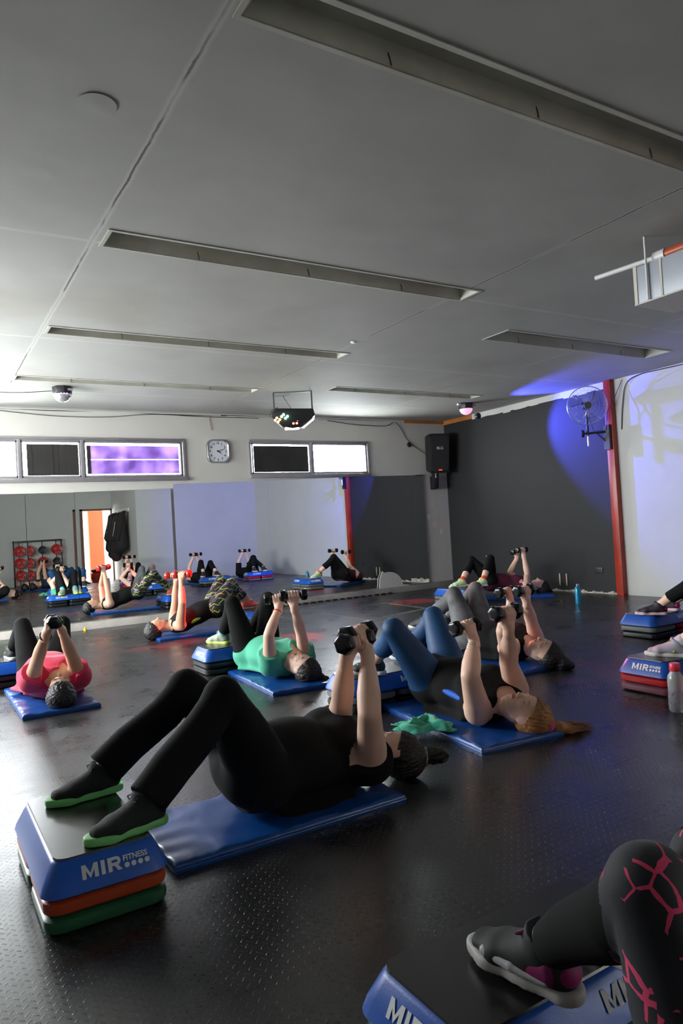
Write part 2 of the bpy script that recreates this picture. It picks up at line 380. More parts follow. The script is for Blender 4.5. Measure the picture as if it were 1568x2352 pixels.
# ------------------------------------------------------------------ implicit bodies
FAR = .09
class Field:
    def __init__(s, lo, hi, h):
        s.h = h; s.lo = np.array(lo, float)-3*h; s.n = np.ceil((np.array(hi, float)+3*h-s.lo)/h).astype(int)+1
        s.g = np.full(s.n, FAR, np.float32)
    def sub(s, lo, hi):
        i0 = np.maximum(np.floor((np.array(lo)-s.lo)/s.h).astype(int), 0); i1 = np.minimum(np.ceil((np.array(hi)-s.lo)/s.h).astype(int)+1, s.n)
        if np.any(i1 <= i0): return None
        ax = [s.lo[k]+s.h*np.arange(i0[k], i1[k]) for k in range(3)]
        return (slice(i0[0], i1[0]), slice(i0[1], i1[1]), slice(i0[2], i1[2])), np.stack(np.meshgrid(*ax, indexing='ij'), -1).astype(np.float32)
    def merge(s, sl, d, k):
        a = s.g[sl]
        if k > 0:
            hh = np.maximum(k-np.abs(a-d), 0)/k; s.g[sl] = np.minimum(a, d)-hh*hh*k*.25
        else: s.g[sl] = np.minimum(a, d)
    def mesh(s):
        g = s.g; Sg = g < 0
        c = np.zeros(tuple(np.array(g.shape)-1), np.int8)
        for dx in (0, 1):
            for dy in (0, 1):
                for dz in (0, 1): c += Sg[dx:g.shape[0]-1+dx, dy:g.shape[1]-1+dy, dz:g.shape[2]-1+dz]
        I = np.argwhere((c > 0) & (c < 8))
        if len(I) == 0: return np.zeros((0, 3)), np.zeros((0, 4), int)
        idx = np.full(c.shape, -1, np.int32); idx[I[:, 0], I[:, 1], I[:, 2]] = np.arange(len(I))
        cor = {}
        for dx in (0, 1):
            for dy in (0, 1):
                for dz in (0, 1): cor[(dx, dy, dz)] = g[I[:, 0]+dx, I[:, 1]+dy, I[:, 2]+dz]
        acc = np.zeros((len(I), 3)); cnt = np.zeros(len(I))
        for a in cor:
            for ax in range(3):
                if a[ax] == 0:
                    b = list(a); b[ax] = 1; b = tuple(b); va = cor[a]; vb = cor[b]; m = (va < 0) != (vb < 0)
                    t = np.where(m, va/np.where(m, va-vb, 1), 0); p = np.zeros((len(I), 3)); p[:] = a; p[:, ax] += t
                    acc[m] += p[m]; cnt[m] += 1
        V = (I+acc/cnt[:, None])*s.h+s.lo
        F = []
        for ax in range(3):
            o1, o2 = [(1, 2), (2, 0), (0, 1)][ax]
            sl0 = [slice(None)]*3; sl1 = [slice(None)]*3; sl0[ax] = slice(0, -1); sl1[ax] = slice(1, None)
            A = Sg[tuple(sl0)]; B = Sg[tuple(sl1)]; E = np.argwhere(A != B)
            ok = (E[:, o1] > 0) & (E[:, o2] > 0) & (E[:, o1] < c.shape[o1]) & (E[:, o2] < c.shape[o2]); E = E[ok]
            def cell(d1, d2):
                q = E.copy(); q[:, o1] -= d1; q[:, o2] -= d2; return idx[q[:, 0], q[:, 1], q[:, 2]]
            q = np.stack([cell(1, 1), cell(0, 1), cell(0, 0), cell(1, 0)], 1); ins = Sg[E[:, 0], E[:, 1], E[:, 2]]
            q[~ins] = q[~ins][:, ::-1]; F.append(q)
        F = np.concatenate(F); F = F[(F >= 0).all(1)]
        return V, F
def v3(*a): return np.array(a, float)
def nrm(a): a = np.asarray(a, float); return a/(np.linalg.norm(a)+1e-12)
def P_cone(a, b, ra, rb):
    a = np.asarray(a, float); b = np.asarray(b, float); ab = b-a; L2 = ab@ab+1e-12
    def f(p):
        q = p-a.astype(np.float32); t = np.clip(q@ab.astype(np.float32)/L2, 0, 1); d = q-t[..., None]*ab.astype(np.float32)
        return np.sqrt((d*d).sum(-1))-(ra+(rb-ra)*t)
    r = max(ra, rb); return f, np.minimum(a, b)-r, np.maximum(a, b)+r
def P_chain(pts, rad):
    """one limb through several points with a smooth radius, no bulge at the joints"""
    cs = [P_cone(pts[i], pts[i+1], rad[i], rad[i+1]) for i in range(len(pts)-1)]
    def f(p):
        d = cs[0][0](p)
        for c in cs[1:]: d = np.minimum(d, c[0](p))
        return d
    return f, np.min([c[1] for c in cs], 0), np.max([c[2] for c in cs], 0)
def P_ell(c, axes, rad):
    c = np.asarray(c, float); A = np.array([nrm(x) for x in axes]).T.astype(np.float32); rad = np.array(rad, np.float32)
    def f(p):
        q = (p-c.astype(np.float32))@A; k0 = np.sqrt(((q/rad)**2).sum(-1)); k1 = np.sqrt(((q/rad**2)**2).sum(-1))+1e-9; return k0*(k0-1)/k1
    r = float(max(rad)); return f, c-r, c+r
def P_econe(a, b, n, ra, rb):
    """elliptic section limb: ra=(half width along n, half depth)"""
    a = np.asarray(a, float); b = np.asarray(b, float); ab = b-a; L = np.linalg.norm(ab); t_ = ab/L; n = nrm(np.asarray(n)-t_*(np.asarray(n)@t_)); m = np.cross(t_, n)
    A = np.stack([t_, n, m], 1).astype(np.float32)
    def f(p):
        q = (p-a.astype(np.float32))@A; t = np.clip(q[..., 0]/L, 0, 1); ov = q[..., 0]-t*L
        w = ra[0]+(rb[0]-ra[0])*t; d = ra[1]+(rb[1]-ra[1])*t; mn = np.minimum(w, d)
        return (np.sqrt((q[..., 1]/w)**2+(q[..., 2]/d)**2+(ov/mn)**2)-1)*mn
    r = max(*ra, *rb); return f, np.minimum(a, b)-r, np.maximum(a, b)+r
def prims_bounds(groups):
    ps = [p for g in groups for p in g[0]]; return np.min([p[1] for p in ps], 0), np.max([p[2] for p in ps], 0)
def sdf_mesh(groups, h, kout=.02, post=None, grow=0.):
    """groups: list of (prims, k). returns verts, faces"""
    lo, hi = prims_bounds(groups); F = Field(lo-grow-.01, hi+grow+.01, h)
    for ps, k, *ko in groups:
        if len(groups) > 1:
            l2, h2 = prims_bounds([(ps, k)]); G = Field(l2-grow-.01, h2+grow+.01, h)
            # align the small grid on the big one
            G.lo = F.lo+np.floor((G.lo-F.lo)/h)*h
        else: G = F
        for f, a, b in ps:
            r = G.sub(a-grow-.035, b+grow+.035)
            if r is None: continue
            sl, p = r; G.merge(sl, f(p).astype(np.float32)-grow, k)
        if G is not F:
            o = np.round((G.lo-F.lo)/h).astype(int); s0 = np.maximum(o, 0); s1 = np.minimum(o+G.n, F.n)
            sl = tuple(slice(s0[k_], s1[k_]) for k_ in range(3)); gs = tuple(slice(s0[k_]-o[k_], s1[k_]-o[k_]) for k_ in range(3))
            F.merge(sl, G.g[gs], ko[0] if ko else kout)
    if post:
        r = F.sub(F.lo, F.lo+F.n*h)
        sl, p = r; F.g[sl] = post(F.g[sl], p)
    return F.mesh()
_wr = np.random.RandomState(11); _wd = [nrm(_wr.normal(size=3)) for _ in range(9)]; _wf = [9, 14, 19, 25, 31, 38, 47, 12, 22]; _wp = _wr.uniform(0, 6.28, 9)
def wrinkle(p, amp, s=1., dirv=(0, 0, 1)):
    """irregular cloth folds"""
    q = p*s; c = [q@d.astype(np.float32) for d in _wd]
    w1 = np.sin(_wf[0]*c[0]+_wp[0])+np.sin(_wf[1]*c[1]+_wp[1]+1.5*np.sin(8*c[7])); w2 = np.sin(_wf[2]*c[2]+2.0*w1)+.7*np.sin(_wf[3]*c[3]+1.7*w1)+.5*np.sin(_wf[5]*c[5]+2.2*w1)
    return amp*(.8*w1+w2*(.6+.4*np.sin(6*c[8]+_wp[8])))

def sdf_obj(name, groups, h, m, parent, kout=.02, post=None, grow=0., base=None):
    V, F = sdf_mesh(groups, h, kout, post, grow)
    if base is not None: V = V-np.array(base)
    me = npmesh(name, V, F); return link(name, me, m, parent, smooth=True)

# ------------------------------------------------------------------ the room
def structure(o): o['kind'] = 'structure'; return o
structure(MB().box((XL-.2, YR-4.5, -.1), (XR+.2, D+.3, 0)).build('floor', M_FLOOR))
TROUGHS = [(1.02, 3.84, 1.96, 2.145), (1.035, 3.805, 4.03, 4.25), (1.02, 3.84, 6.02, 6.22), (0.98, 3.70, 7.88, 8.08), (4.60, 7.00, 7.50, 7.72), (4.86, 7.34, 4.78, 5.10)]
structure(panel_cells(MB(), 'z', H, H+.16, (XL-.2, XR+.2), (YR-.2, D+.2), TROUGHS).build('ceiling', M_CEIL))
WL = (-1.35, 3.30, 1.96, 2.466); WRr = (4.34, 6.42, 1.975, 2.475)
structure(panel_cells(MB(), 'y', D, D+.12, (XL-.2, XR+.2), (0, H), [WL, WRr]).build('wall_back', M_BACK))
structure(panel_cells(MB(), 'x', XR, XR+.15, (6.16, D), (0, H), []).build('wall_right_charcoal', M_DARK))
structure(panel_cells(MB(), 'x', XR, XR+.15, (.85, 6.16), (0, H), []).build('wall_right', M_WHITE))
structure(panel_cells(MB(), 'y', .85, 1.0, (4.6, XR), (0, H), []).build('wall_front', M_WHITE))
structure(panel_cells(MB(), 'x', 4.6, 4.75, (YR, .85), (0, H), []).build('wall_coats', M_WHITE))
structure(panel_cells(MB(), 'y', YR-.12, YR, (XL-.2, 4.6), (0, H), [(3.78, 4.56, 0, 2.02)]).build('wall_rear', M_WHITE))
structure(panel_cells(MB(), 'x', XL-.15, XL, (YR, D), (0, H), [(5.4, 9.3, 1.2, 2.3)]).build('wall_left', M_WHITE))
# left window with frame
mb = MB(); mb.box((XL-.1, 5.4, 1.2), (XL-.05, 9.3, 1.26)); mb.box((XL-.1, 5.4, 2.24), (XL-.05, 9.3, 2.3))
for y in (5.4, 6.68, 7.96, 9.24): mb.box((XL-.1, y, 1.26), (XL-.05, y+.06, 2.24))
structure(mb.build('window_3', M_ALU))
# red pilaster between the charcoal and the white part
structure(MB().box((XR-.085, 6.10, 0), (XR, 6.21, H)).build('trim_1', M_RED, bevel=.006))
# white strip along the top of the charcoal wall, rough lower edge
mb = MB(); ys = np.linspace(6.22, 8.9, 34); lowz = [H-.085-.02*math.sin(i*1.7)*((i*7) % 3)/2 for i in range(34)]
for i in range(33): mb.box((XR-.012, ys[i], min(lowz[i], lowz[i+1])), (XR, ys[i+1], H))
structure(mb.build('trim_2', M_WHITE))
structure(MB().box((XR-.02, 8.9, H-.07), (XR, D, H)).box((7.2, D-.03, H-.05), (XR-.02, D, H)).build('trim_3', mat('bare_orange_wood', (.42, .15, .03), .6, var=.3)))
# torn skirting along the charcoal wall
mb = MB()
ys = np.linspace(6.22, D-.35, 70)
for i in range(69):
    t = .012+.03*abs(math.sin(i*2.3)*math.sin(i*.61)) + (.05 if i > 46 and i < 62 else 0)
    mb.box((XR-.008, ys[i], 0), (XR, ys[i+1], t))
structure(mb.build('baseboard_right', mat('torn_plaster', (.42, .38, .32), .9, var=.5, vscale=12)))
# little skirting shadow gap on the white wall
# mirror plinth
mb = MB(); mb.frustum((-1.6, D-.17), (XR-.02, D), (-1.6, D-.13), (XR-.02, D), 0, .085)
structure(mb.build('baseboard_back', M_PLINTH, bevel=.006))
mb = MB()
for i in range(26):
    x = 3.3+i*.13; mb.box((x, D-.20, .0), (x+.075, D-.168, .018))
tag(mb.build('tile_edge_trim', M_BLACKPLASTIC), 'black toothed rubber edge of the floor tiles along the mirror plinth', 'floor edge')

# ------------------------------------------------------------------ recessed light troughs
M_TR = wall_material('trough_paint', (.50, .50, .44), (.30, .28, .22), .8)
TL = ['longest-looking empty light trough in the ceiling, nearest the camera', 'empty ceiling light trough second from the camera, ending by the right joint', 'third empty ceiling light trough, thin, between the second trough and the projector row',
      'far left ceiling trough above the disco dome light', 'far right ceiling trough beside the beam light over the speaker', 'wide ceiling trough on the right near the charcoal wall and the fan']
for (x0, x1, y0, y1), lb in zip(TROUGHS, TL):
    t = empty('recessed_light_trough', ((x0+x1)/2, (y0+y1)/2, H)); tag(t, lb, 'light trough', 'empty light troughs in the ceiling')
    hx, hy = (x1-x0)/2, (y1-y0)/2; mb = MB(); w = .006; d = .10
    mb.box((-hx, -hy, -.002), (hx, -hy+w, d)); mb.box((-hx, hy-w, -.002), (hx, hy, d)); mb.box((-hx, -hy, -.002), (-hx+w, hy, d)); mb.box((hx-w, -hy, -.002), (hx, hy, d)); mb.box((-hx, -hy, d), (hx, hy, d+.006))
    mb.build('housing', M_TR, t)
    mb = MB(); r = .022
    mb.box((-hx-r, -hy-r, -.005), (hx+r, -hy, .0)); mb.box((-hx-r, hy, -.005), (hx+r, hy+r, .0)); mb.box((-hx-r, -hy, -.005), (-hx, hy, .0)); mb.box((hx, -hy, -.005), (hx+r, hy, .0))
    mb.build('rim', M_TR, t)
    mb = MB(); 
    for q in (-.8, 0, .8): MB().tube([(q, hy-.006, .05), (q+.004, hy-.01, .03), (q+.01, hy-.01, .0)], .0025, 5).build('loose_wire', M_CABLE, t)
    pass

# ------------------------------------------------------------------ windows of the room
def window(name, x0, x1, z0, z1, mull, panes):
    f = .045; y0 = D-.03; y1 = D+.06
    mb = MB(); mb.box((x0-.03, y0-.03, z0-.05), (x1+.03, y1, z0)); mb.box((x0-.02, y0, z1), (x1+.02, y1, z1+.03)); mb.box((x0-.03, y0, z0), (x0, y1, z1)); mb.box((x1, y0, z0), (x1+.03, y1, z1))
    mb.box((x0, y0+.01, z0), (x1, y1, z0+.02)); mb.box((x0, y0+.01, z1-.02), (x1, y1, z1))
    for m in mull: mb.box((m-.022, y0, z0), (m+.022, y1, z1))
    w = structure(mb.build(name, M_ALU, bevel=.003))
    mb = MB(); xs = [x0]+mull+[x1]
    for i in range(len(xs)-1):
        a, b = xs[i]+.022, xs[i+1]-.022; t = .018
        mb.box((a, y0+.015, z0+.02), (a+t, y1-.01, z1-.02)); mb.box((b-t, y0+.015, z0+.02), (b, y1-.01, z1-.02)); mb.box((a, y0+.015, z0+.02), (b, y1-.01, z0+.02+t)); mb.box((a, y0+.015, z1-.02-t), (b, y1-.01, z1-.02))
    mb.build('window_sash', M_ALU, w)
    MB().box((x0, y0+.05, z0), (x1, y0+.054, z1)).build('glass_pane', M_GLASS, w)
    for kind, a, b in panes:
        if kind == 'black':
            mb = MB(); n = 10
            for i in range(n):   # a sheet taped on the inside of the glass, slightly buckled
                xa = a+(b-a)*i/n; xb = a+(b-a)*(i+1)/n; k = .003*math.sin(i*1.3)
                mb.box((xa, y0+.035+k, z0+.042), (xb, y0+.039+k, z1-.058))
            mb.build('blackout_panel', M_BLACKOUT, w)
        if kind == 'violet':
            MB().box((a+.03, y0+.035, z0+.055), (b, y0+.037, (z0+z1)/2-.01)).box((a+.03, y0+.035, (z0+z1)/2), (b, y0+.037, z1-.07)).build('violet_panel', M_PURPLE, w)
            MB().box((a-.02, y0+.032, z0+.055), (a+.03, y0+.036, z1-.07)).build('blackout_strip', M_BLACKOUT, w)
    return w
window('window_1', *WL, [-.35, 1.18, 1.94], [('black', 1.27, 1.895), ('violet', 2.02, 3.245)])
window('window_2', *WRr, [5.37], [('black', 4.395, 5.32)])

# ------------------------------------------------------------------ mirrors
PANELS = [(-.9, 1.219, 1.775, 1.775, 0), (1.221, 1.811, 1.775, 1.775, 0), (1.813, 3.09, 1.78, 1.80, 0), (3.13, 4.579, 1.862, 1.885, 0), (4.581, 6.105, 1.885, 1.925, 0), (6.107, 7.252, 1.925, 1.935, 0), (7.254, 7.53, 1.935, 1.945, 0)]
YAW = [.0, -.55, -1.0, -.50, -.55, -.55, -.55]; TILT = [0, .0, .0, -.1, 0, 0, 0]
ML = ['leftmost mirror panel under the left window, behind the woman in the crimson shirt', 'narrow mirror panel showing the weight plate rack', 'mirror panel showing the orange doorway and hanging coats', 'tall mirror panel with the bluish wall reflected, under the clock',
      'mirror panel showing the woman in the maroon top', 'mirror panel showing the charcoal wall and two wood slats', 'narrow rightmost mirror strip under the loudspeaker']
for (x0, x1, za, zb, _), yw, tl, lb in zip(PANELS, YAW, TILT, ML):
    yc = D-.025; cx = (x0+x1)/2
    mb = MB(); hx = (x1-x0)/2-.002
    mb.add([(-hx, -.003, .09), (hx, -.003, .09), (hx, -.003, zb), (-hx, -.003, za), (-hx, .003, .09), (hx, .003, .09), (hx, .003, zb), (-hx, .003, za)], [(0, 1, 2, 3), (5, 4, 7, 6), (4, 0, 3, 7), (1, 5, 6, 2), (3, 2, 6, 7), (4, 5, 1, 0)])
    o = mb.build('wall_mirror', M_MIRROR); o.location = (cx, yc, 0); o.rotation_euler = (math.radians(tl), 0, math.radians(yw))
    tag(o, lb, 'mirror', 'mirror panels along the back wall')
# painted cut-out shape covering a broken patch of the mirror foot
pts = [(0, 0), (.02, .17), (.055, .235), (.075, .285), (.105, .265), (.14, .245)] + [(.20+.26*math.sin(a), .02+.245*math.cos(a)) for a in np.linspace(-.1, 1.50, 14)] + [(.56, .03), (.62, .0)]
pts = [(x*1.03, z) for x, z in pts]
mb = MB(); n = len(pts); X0 = 6.47
mb.add([(X0+x, D-.05, .075+z) for x, z in pts]+[(X0+x, D-.065, .075+z) for x, z in pts], [tuple(range(n)), tuple(range(2*n-1, n-1, -1))]+[(i, (i+1) % n, (i+1) % n+n, i+n) for i in range(n)])
tag(mb.build('painted_patch', M_BACK), 'rounded wall-coloured patch with a small pointed ear at the foot of the mirror', 'wall patch')

# ------------------------------------------------------------------ things on the walls
def wall_clock(x, z):
    t = empty('wall_clock', (x, D, z)); tag(t, 'rounded-square silver wall clock with a white dial between the two windows', 'clock')
    w = .172
    def rr(w, r, n=8): 
        P = []
        for cx, cy, a0 in ((w-r, w-r, 0), (-w+r, w-r, 90), (-w+r, -w+r, 180), (w-r, -w+r, 270)):
            for i in range(n+1): a = math.radians(a0+90*i/n); P.append((cx+r*math.cos(a), cy+r*math.sin(a)))
        return P
    O = rr(w, .10); I = rr(w-.024, .082); I2 = rr(w-.012, .09); n = len(O)
    mb = MB(); V = [(x_, -.0, z_) for x_, z_ in O]+[(x_, -.03, z_) for x_, z_ in O]+[(x_, -.045, z_) for x_, z_ in I2]+[(x_, -.028, z_) for x_, z_ in I]
    Fs = []
    for k in range(3): Fs += [(k*n+i, k*n+(i+1) % n, (k+1)*n+(i+1) % n, (k+1)*n+i) for i in range(n)]
    mb.add(V, Fs).build('clock_frame', mat('brushed_silver', (.42, .43, .44), .25, metal=.9), t, smooth=True)
    mb = MB(); mb.add([(x_, -.027, z_) for x_, z_ in I]+[(x_, -.02, z_) for x_, z_ in I], [tuple(range(n)), tuple(range(2*n-1, n-1, -1))]); mb.build('clock_dial', mat('dial_white', (.62, .64, .68), .5), t)
    ink = mat('clock_ink', (.01, .01, .012), .5); Rr = .118
    for k in range(1, 13):
        a = math.radians(90-30*k); me = text_np(str(k), .045, .0006, .0004, 'CENTER')
        vs = [(v.co.x+Rr*math.cos(a)*1.02, -.0285-v.co.z, v.co.y+Rr*math.sin(a)*1.02-.016) for v in me.vertices]; nm = bpy.data.meshes.new('numeral'); nm.from_pydata(vs, [], [tuple(p.vertices) for p in me.polygons]); link('numeral', nm, ink, t)
    for nme, ang, L_, wd in (('hour_hand', -126, .06, .007), ('minute_hand', -72+0, .095, .005)):
        a = math.radians(90+ang); dx, dz = math.cos(a), math.sin(a)
        MB().add([(-dz*wd-dx*.02, -.031, dx*wd-dz*.02), (dz*wd-dx*.02, -.031, -dx*wd-dz*.02), (dx*L_+dz*wd*.5, -.031, dz*L_-dx*wd*.5), (dx*L_-dz*wd*.5, -.031, dz*L_+dx*wd*.5),
                  (-dz*wd-dx*.02, -.033, dx*wd-dz*.02), (dz*wd-dx*.02, -.033, -dx*wd-dz*.02), (dx*L_+dz*wd*.5, -.033, dz*L_-dx*wd*.5), (dx*L_-dz*wd*.5, -.033, dz*L_+dx*wd*.5)], [(0, 1, 2, 3), (7, 6, 5, 4), (0, 4, 5, 1), (1, 5, 6, 2), (2, 6, 7, 3), (3, 7, 4, 0)]).build(nme, ink, t)
wall_clock(3.822, 2.326)

def speaker():
    t = empty('loudspeaker', (7.71, D-.20, 2.29)); tag(t, 'black ported loudspeaker on a wall bracket in the far right corner', 'loudspeaker')
    t.rotation_euler = (math.radians(6), 0, math.radians(-14))
    def outline(w, h, r=.05):
        P = []
        for cx, cy, a0, k in ((w-r, h-r, 0, 1), (-w+r, h-r, 90, 1), (-w*.93+r, -h+r, 180, 1), (w*.93-r, -h+r, 270, 1)):
            for i in range(7): a = math.radians(a0+15*i); P.append((cx+r*math.cos(a), cy+r*math.sin(a)))
        return P
    def loft(rings, name, m, par):
        n = len(rings[0][1]); V = []; Fs = []
        for y, P in rings: V += [(a, y, b) for a, b in P]
        for k in range(len(rings)-1): Fs += [(k*n+i, k*n+(i+1) % n, (k+1)*n+(i+1) % n, (k+1)*n+i) for i in range(n)]
        Fs += [tuple(range(n)), tuple(range((len(rings))*n-1, (len(rings)-1)*n-1, -1))]
        return MB().add(V, Fs).build(name, m, par, smooth=True)
    loft([(.17, outline(.12, .26)), (.05, outline(.185, .315)), (-.12, outline(.20, .335)), (-.15, outline(.185, .325))], 'cabinet', M_BLACKPLASTIC, t)
    loft([(-.148, outline(.175, .31)), (-.162, outline(.165, .30))], 'grille', mat('speaker_grille', (.012, .012, .013), .55, bump=.9, bscale=260), t)
    text_mesh('badge', 'BLG', .062, M_PRINT, t, Matrix.Translation((-.065, -.164, .07)) @ Matrix.Rotation(R90, 4, 'X') @ Matrix.Diagonal((1.1, 1, 1, 1)), .0)
    MB().box((-.03, -.168, -.285), (.03, -.160, -.277)).build('indicator_light', mat('red_led', (.4, .02, .01), .4, emit=(1, .05, .02), estr=6), t)
    MB().tube([(0, 0, -.33), (0, 0, -.42)], .035, 14).build('pole_socket', M_BLACKPLASTIC, t, smooth=True)
    b = MB(); b.box((-.05, -.01, -.60), (.04, .10, -.33)); b.box((-.06, .10, -.62), (.06, .17, -.40)); b.build('wall_bracket', M_BLACKPLASTIC, t, bevel=.008)
speaker()
tag(MB().lathe([(.0, 0), (.035, .0), (.045, .02), (.03, .035), (0, .036)], 14, Matrix.Translation((7.28, D, 2.46)) @ Matrix.Rotation(R90, 4, 'X')).build('round_wall_cap', M_BLACKPLASTIC), 'small black round cable cap on the wall left of the loudspeaker', 'wall cap')

def fan():
    C = Vector((7.74, 6.28, 2.55)); t = empty('wall_fan', C); tag(t, 'wall fan with clear blades and a round wire guard beside the red pilaster', 'fan')
    dirn = Vector((-.68, -.73, -.08)).normalized(); q = dirn.to_track_quat('Z', 'Y').to_matrix().to_4x4()
    R_ = .255
    wire = mat('fan_wire', (.55, .58, .66), .25, metal=.8)
    torus_mb(R_, .006, 56, 8, q @ Matrix.Translation((0, 0, 0))).build('guard_ring', wire, t, smooth=True)
    mb = MB()
    for r_, z_ in ((.05, .075), (.10, .07), (.15, .062), (.20, .046), (.235, .025)):
        tm = torus_mb(r_, .0012, 48, 4, q @ Matrix.Translation((0, 0, z_))); mb.add(tm.v, tm.f)
    for i in range(60):
        a = 2*math.pi*i/60; P = [Vector((math.cos(a)*r_, math.sin(a)*r_, z_)) for r_, z_ in ((.045, .075), (.15, .062), (.22, .035), (R_, 0))]
        mb.tube([q @ p for p in P], .0008, 4, False)
        P = [Vector((math.cos(a)*r_, math.sin(a)*r_, z_)) for r_, z_ in ((.06, -.07), (.16, -.06), (.225, -.035), (R_, 0))]
        if i % 2 == 0: mb.tube([q @ p for p in P], .0008, 4, False)
    mb.build('wire_guard', wire, t)
    MB().lathe([(0, .078), (.04, .078), (.048, .07), (.048, .055), (0, .055)], 24, q).build('guard_badge', mat('smoked_badge', (.05, .05, .05), .3), t, smooth=True)
    mb = MB().lathe([(0, .045), (.03, .045), (.04, .03), (.045, -.03), (0, -.03)], 20, q); mb.build('hub', M_BLACKPLASTIC, t, smooth=True)
    for k in range(3):
        V = []; Fs = []; n = 10; m_ = 6
        for i in range(n+1):
            for j in range(m_+1):
                s_ = i/n; r_ = .045+.175*s_; wdt = (.35+.75*math.sin(math.pi*min(1, s_*.62+.2)))*.75; ph = (j/m_-.5)*wdt+2*math.pi*k/3+.5*s_+.3
                V.append(tuple(q @ Vector((r_*math.cos(ph), r_*math.sin(ph), (j/m_-.5)*.05))))
        for i in range(n):
            for j in range(m_): Fs.append((i*(m_+1)+j, i*(m_+1)+j+1, (i+1)*(m_+1)+j+1, (i+1)*(m_+1)+j))
        o = MB().add(V, Fs).build('blade', M_CLEAR, t, smooth=True)
        md = o.modifiers.new('thick', 'SOLIDIFY'); md.thickness = .003
    MB().lathe([(0, -.03), (.05, -.03), (.06, -.06), (.055, -.14), (.03, -.16), (0, -.16)], 20, q).build('motor_housing', M_BLACKPLASTIC, t, smooth=True)
    b = -dirn*.10
    MB().tube([b+Vector((0, 0, -.03)), b+Vector((0, 0, -.40))], .016, 12).build('stem', M_BLACKPLASTIC, t, smooth=True)
    MB().tube([b+Vector((0, 0, -.40)), b+Vector((0, 0, -.54))], .014, 12).build('chrome_stem_end', mat('white_chrome', (.85, .85, .88), .2, metal=.7), t, smooth=True)
    kd = Vector((-.6, .5, 0)).normalized(); kc = b+Vector((0, 0, -.37))
    MB().tube([kc, kc+kd*.055], .012, 10).tube([kc+kd*.05, kc+kd*.085], .05, 16).build('clamp_knob', M_BLACKPLASTIC, t, smooth=True)
    e = Vector((XR-.085, 6.16, 2.14))-C
    mb = MB().tube([kc+Vector((0, 0, 0)), Vector((e.x-.03, e.y, kc.z))], .016, 8).tube([kc+(Vector((e.x, e.y, kc.z))-kc)*.4, Vector((e.x-.03, e.y, kc.z-.16))], .010, 8)
    mb.box((e.x-.055, e.y-.04, kc.z-.24), (e.x, e.y+.05, kc.z+.09)); mb.build('wall_bracket', M_BLACKPLASTIC, t)
    MB().tube([b+Vector((.03, 0, -.05)), b+Vector((.06, 0, -.2)), kc+Vector((.1, -.02, .03)), Vector((e.x-.06, e.y, kc.z+.02)), Vector((e.x-.05, e.y-.03, kc.z+.25)), Vector((e.x+.02, e.y-.12, .1)), Vector((e.x+.07, e.y-.2, .3))], .004, 6).build('cable', M_CABLE, t)
fan()

def derby():
    t = empty('party_light', (4.20, 7.94, H)); tag(t, 'black multi-lens party light hanging from a yoke, lit red and green', 'stage light')
    P = [(-.22, -.22), (-.27, -.27), (-.27, -.32), (-.15, -.44), (-.02, -.47), (.10, -.455), (.27, -.32), (.25, -.24), (-.15, -.22)]
    n = len(P); mb = MB()
    for y in (-.10, .10): pass
    # body: profile across the view, tapering to the lens face
    V = [(x, -.10+.05*(z < -.35), z) for x, z in P]+[(x, .12, z) for x, z in P]
    mb.add(V, [tuple(range(n)), tuple(range(2*n-1, n-1, -1))]+[(i, (i+1) % n, (i+1) % n+n, i+n) for i in range(n)]).build('lamp_body', M_BLACKMETAL, t, bevel=.004)
    y = MB(); y.box((-.25, -.02, -.30), (-.232, .02, -.0)); y.box((.232, -.02, -.30), (.25, .02, 0)); y.box((-.25, -.02, -.008), (.25, .02, 0)); y.build('yoke', mat('grey_metal', (.09, .09, .09), .5, metal=.4), t)
    gl = dict(red=mat('lens_red', (.5, .02, .02), .3, emit=(1, .06, .03), estr=40), orange=mat('lens_orange', (.5, .1, .02), .3, emit=(1, .22, .04), estr=40), green=mat('lens_green', (.1, .5, .3), .3, emit=(.35, 1, .55), estr=30), pink=mat('lens_pink', (.8, .4, .4), .3, emit=(1, .55, .5), estr=12))
    def cluster(cx, cz, m, yy, ax=(.03, -.018), bx=(-.018, -.022)):
        for i in (-.5, .5):
            for j in (-.5, .5):
                x = cx+ax[0]*i*1.2+bx[0]*j*1.2; z = cz+ax[1]*i*1.2+bx[1]*j*1.2
                MB().lathe([(0, 0), (.014, 0), (.014, .012), (.008, .018), (0, .02)], 14, Matrix.Translation((x, yy, z)) @ Matrix.Rotation(R90, 4, 'X')).build('lens', m, t, smooth=True)
    cluster(-.205, -.36, gl['orange'], -.075); cluster(-.115, -.325, gl['green'], -.10, (.04, -.02), (-.022, -.02)); cluster(.02, -.395, gl['red'], -.05, (.035, .0), (-.01, -.026))
    MB().box((-.12, -.04, -.472), (.06, .08, -.462)).build('bottom_lens', gl['pink'], t)
    M_ = Matrix.Translation((.185, -.02, -.405)) @ Matrix.Rotation(math.radians(-37), 4, 'Y')
    MB().box((-.09, -.07, -.006), (.09, .10, .003), M_).build('side_label', M_PRINT, t)
    MB().tube([(-.24, 0, -.33), (-.30, 0, -.30), (-.27, 0, -.22), (-.20, 0, -.19), (-.17, 0, -.24)], .004, 6).tube([(-.02, .03, -.22), (-.11, .08, -.06), (-.12, .09, -.02)], .003, 6).build('power_cord', M_CABLE, t)
    t.rotation_euler = (0, 0, math.radians(-28))
derby()
tag(MB().lathe([(0, 0), (.11, 0), (.12, -.006), (0, -.008)], 28, Matrix.Translation((4.13, 8.12, H))).build('ceiling_hole_cover', M_BLACKMETAL), 'dark round cover in the ceiling beside the hanging party light', 'ceiling cover')

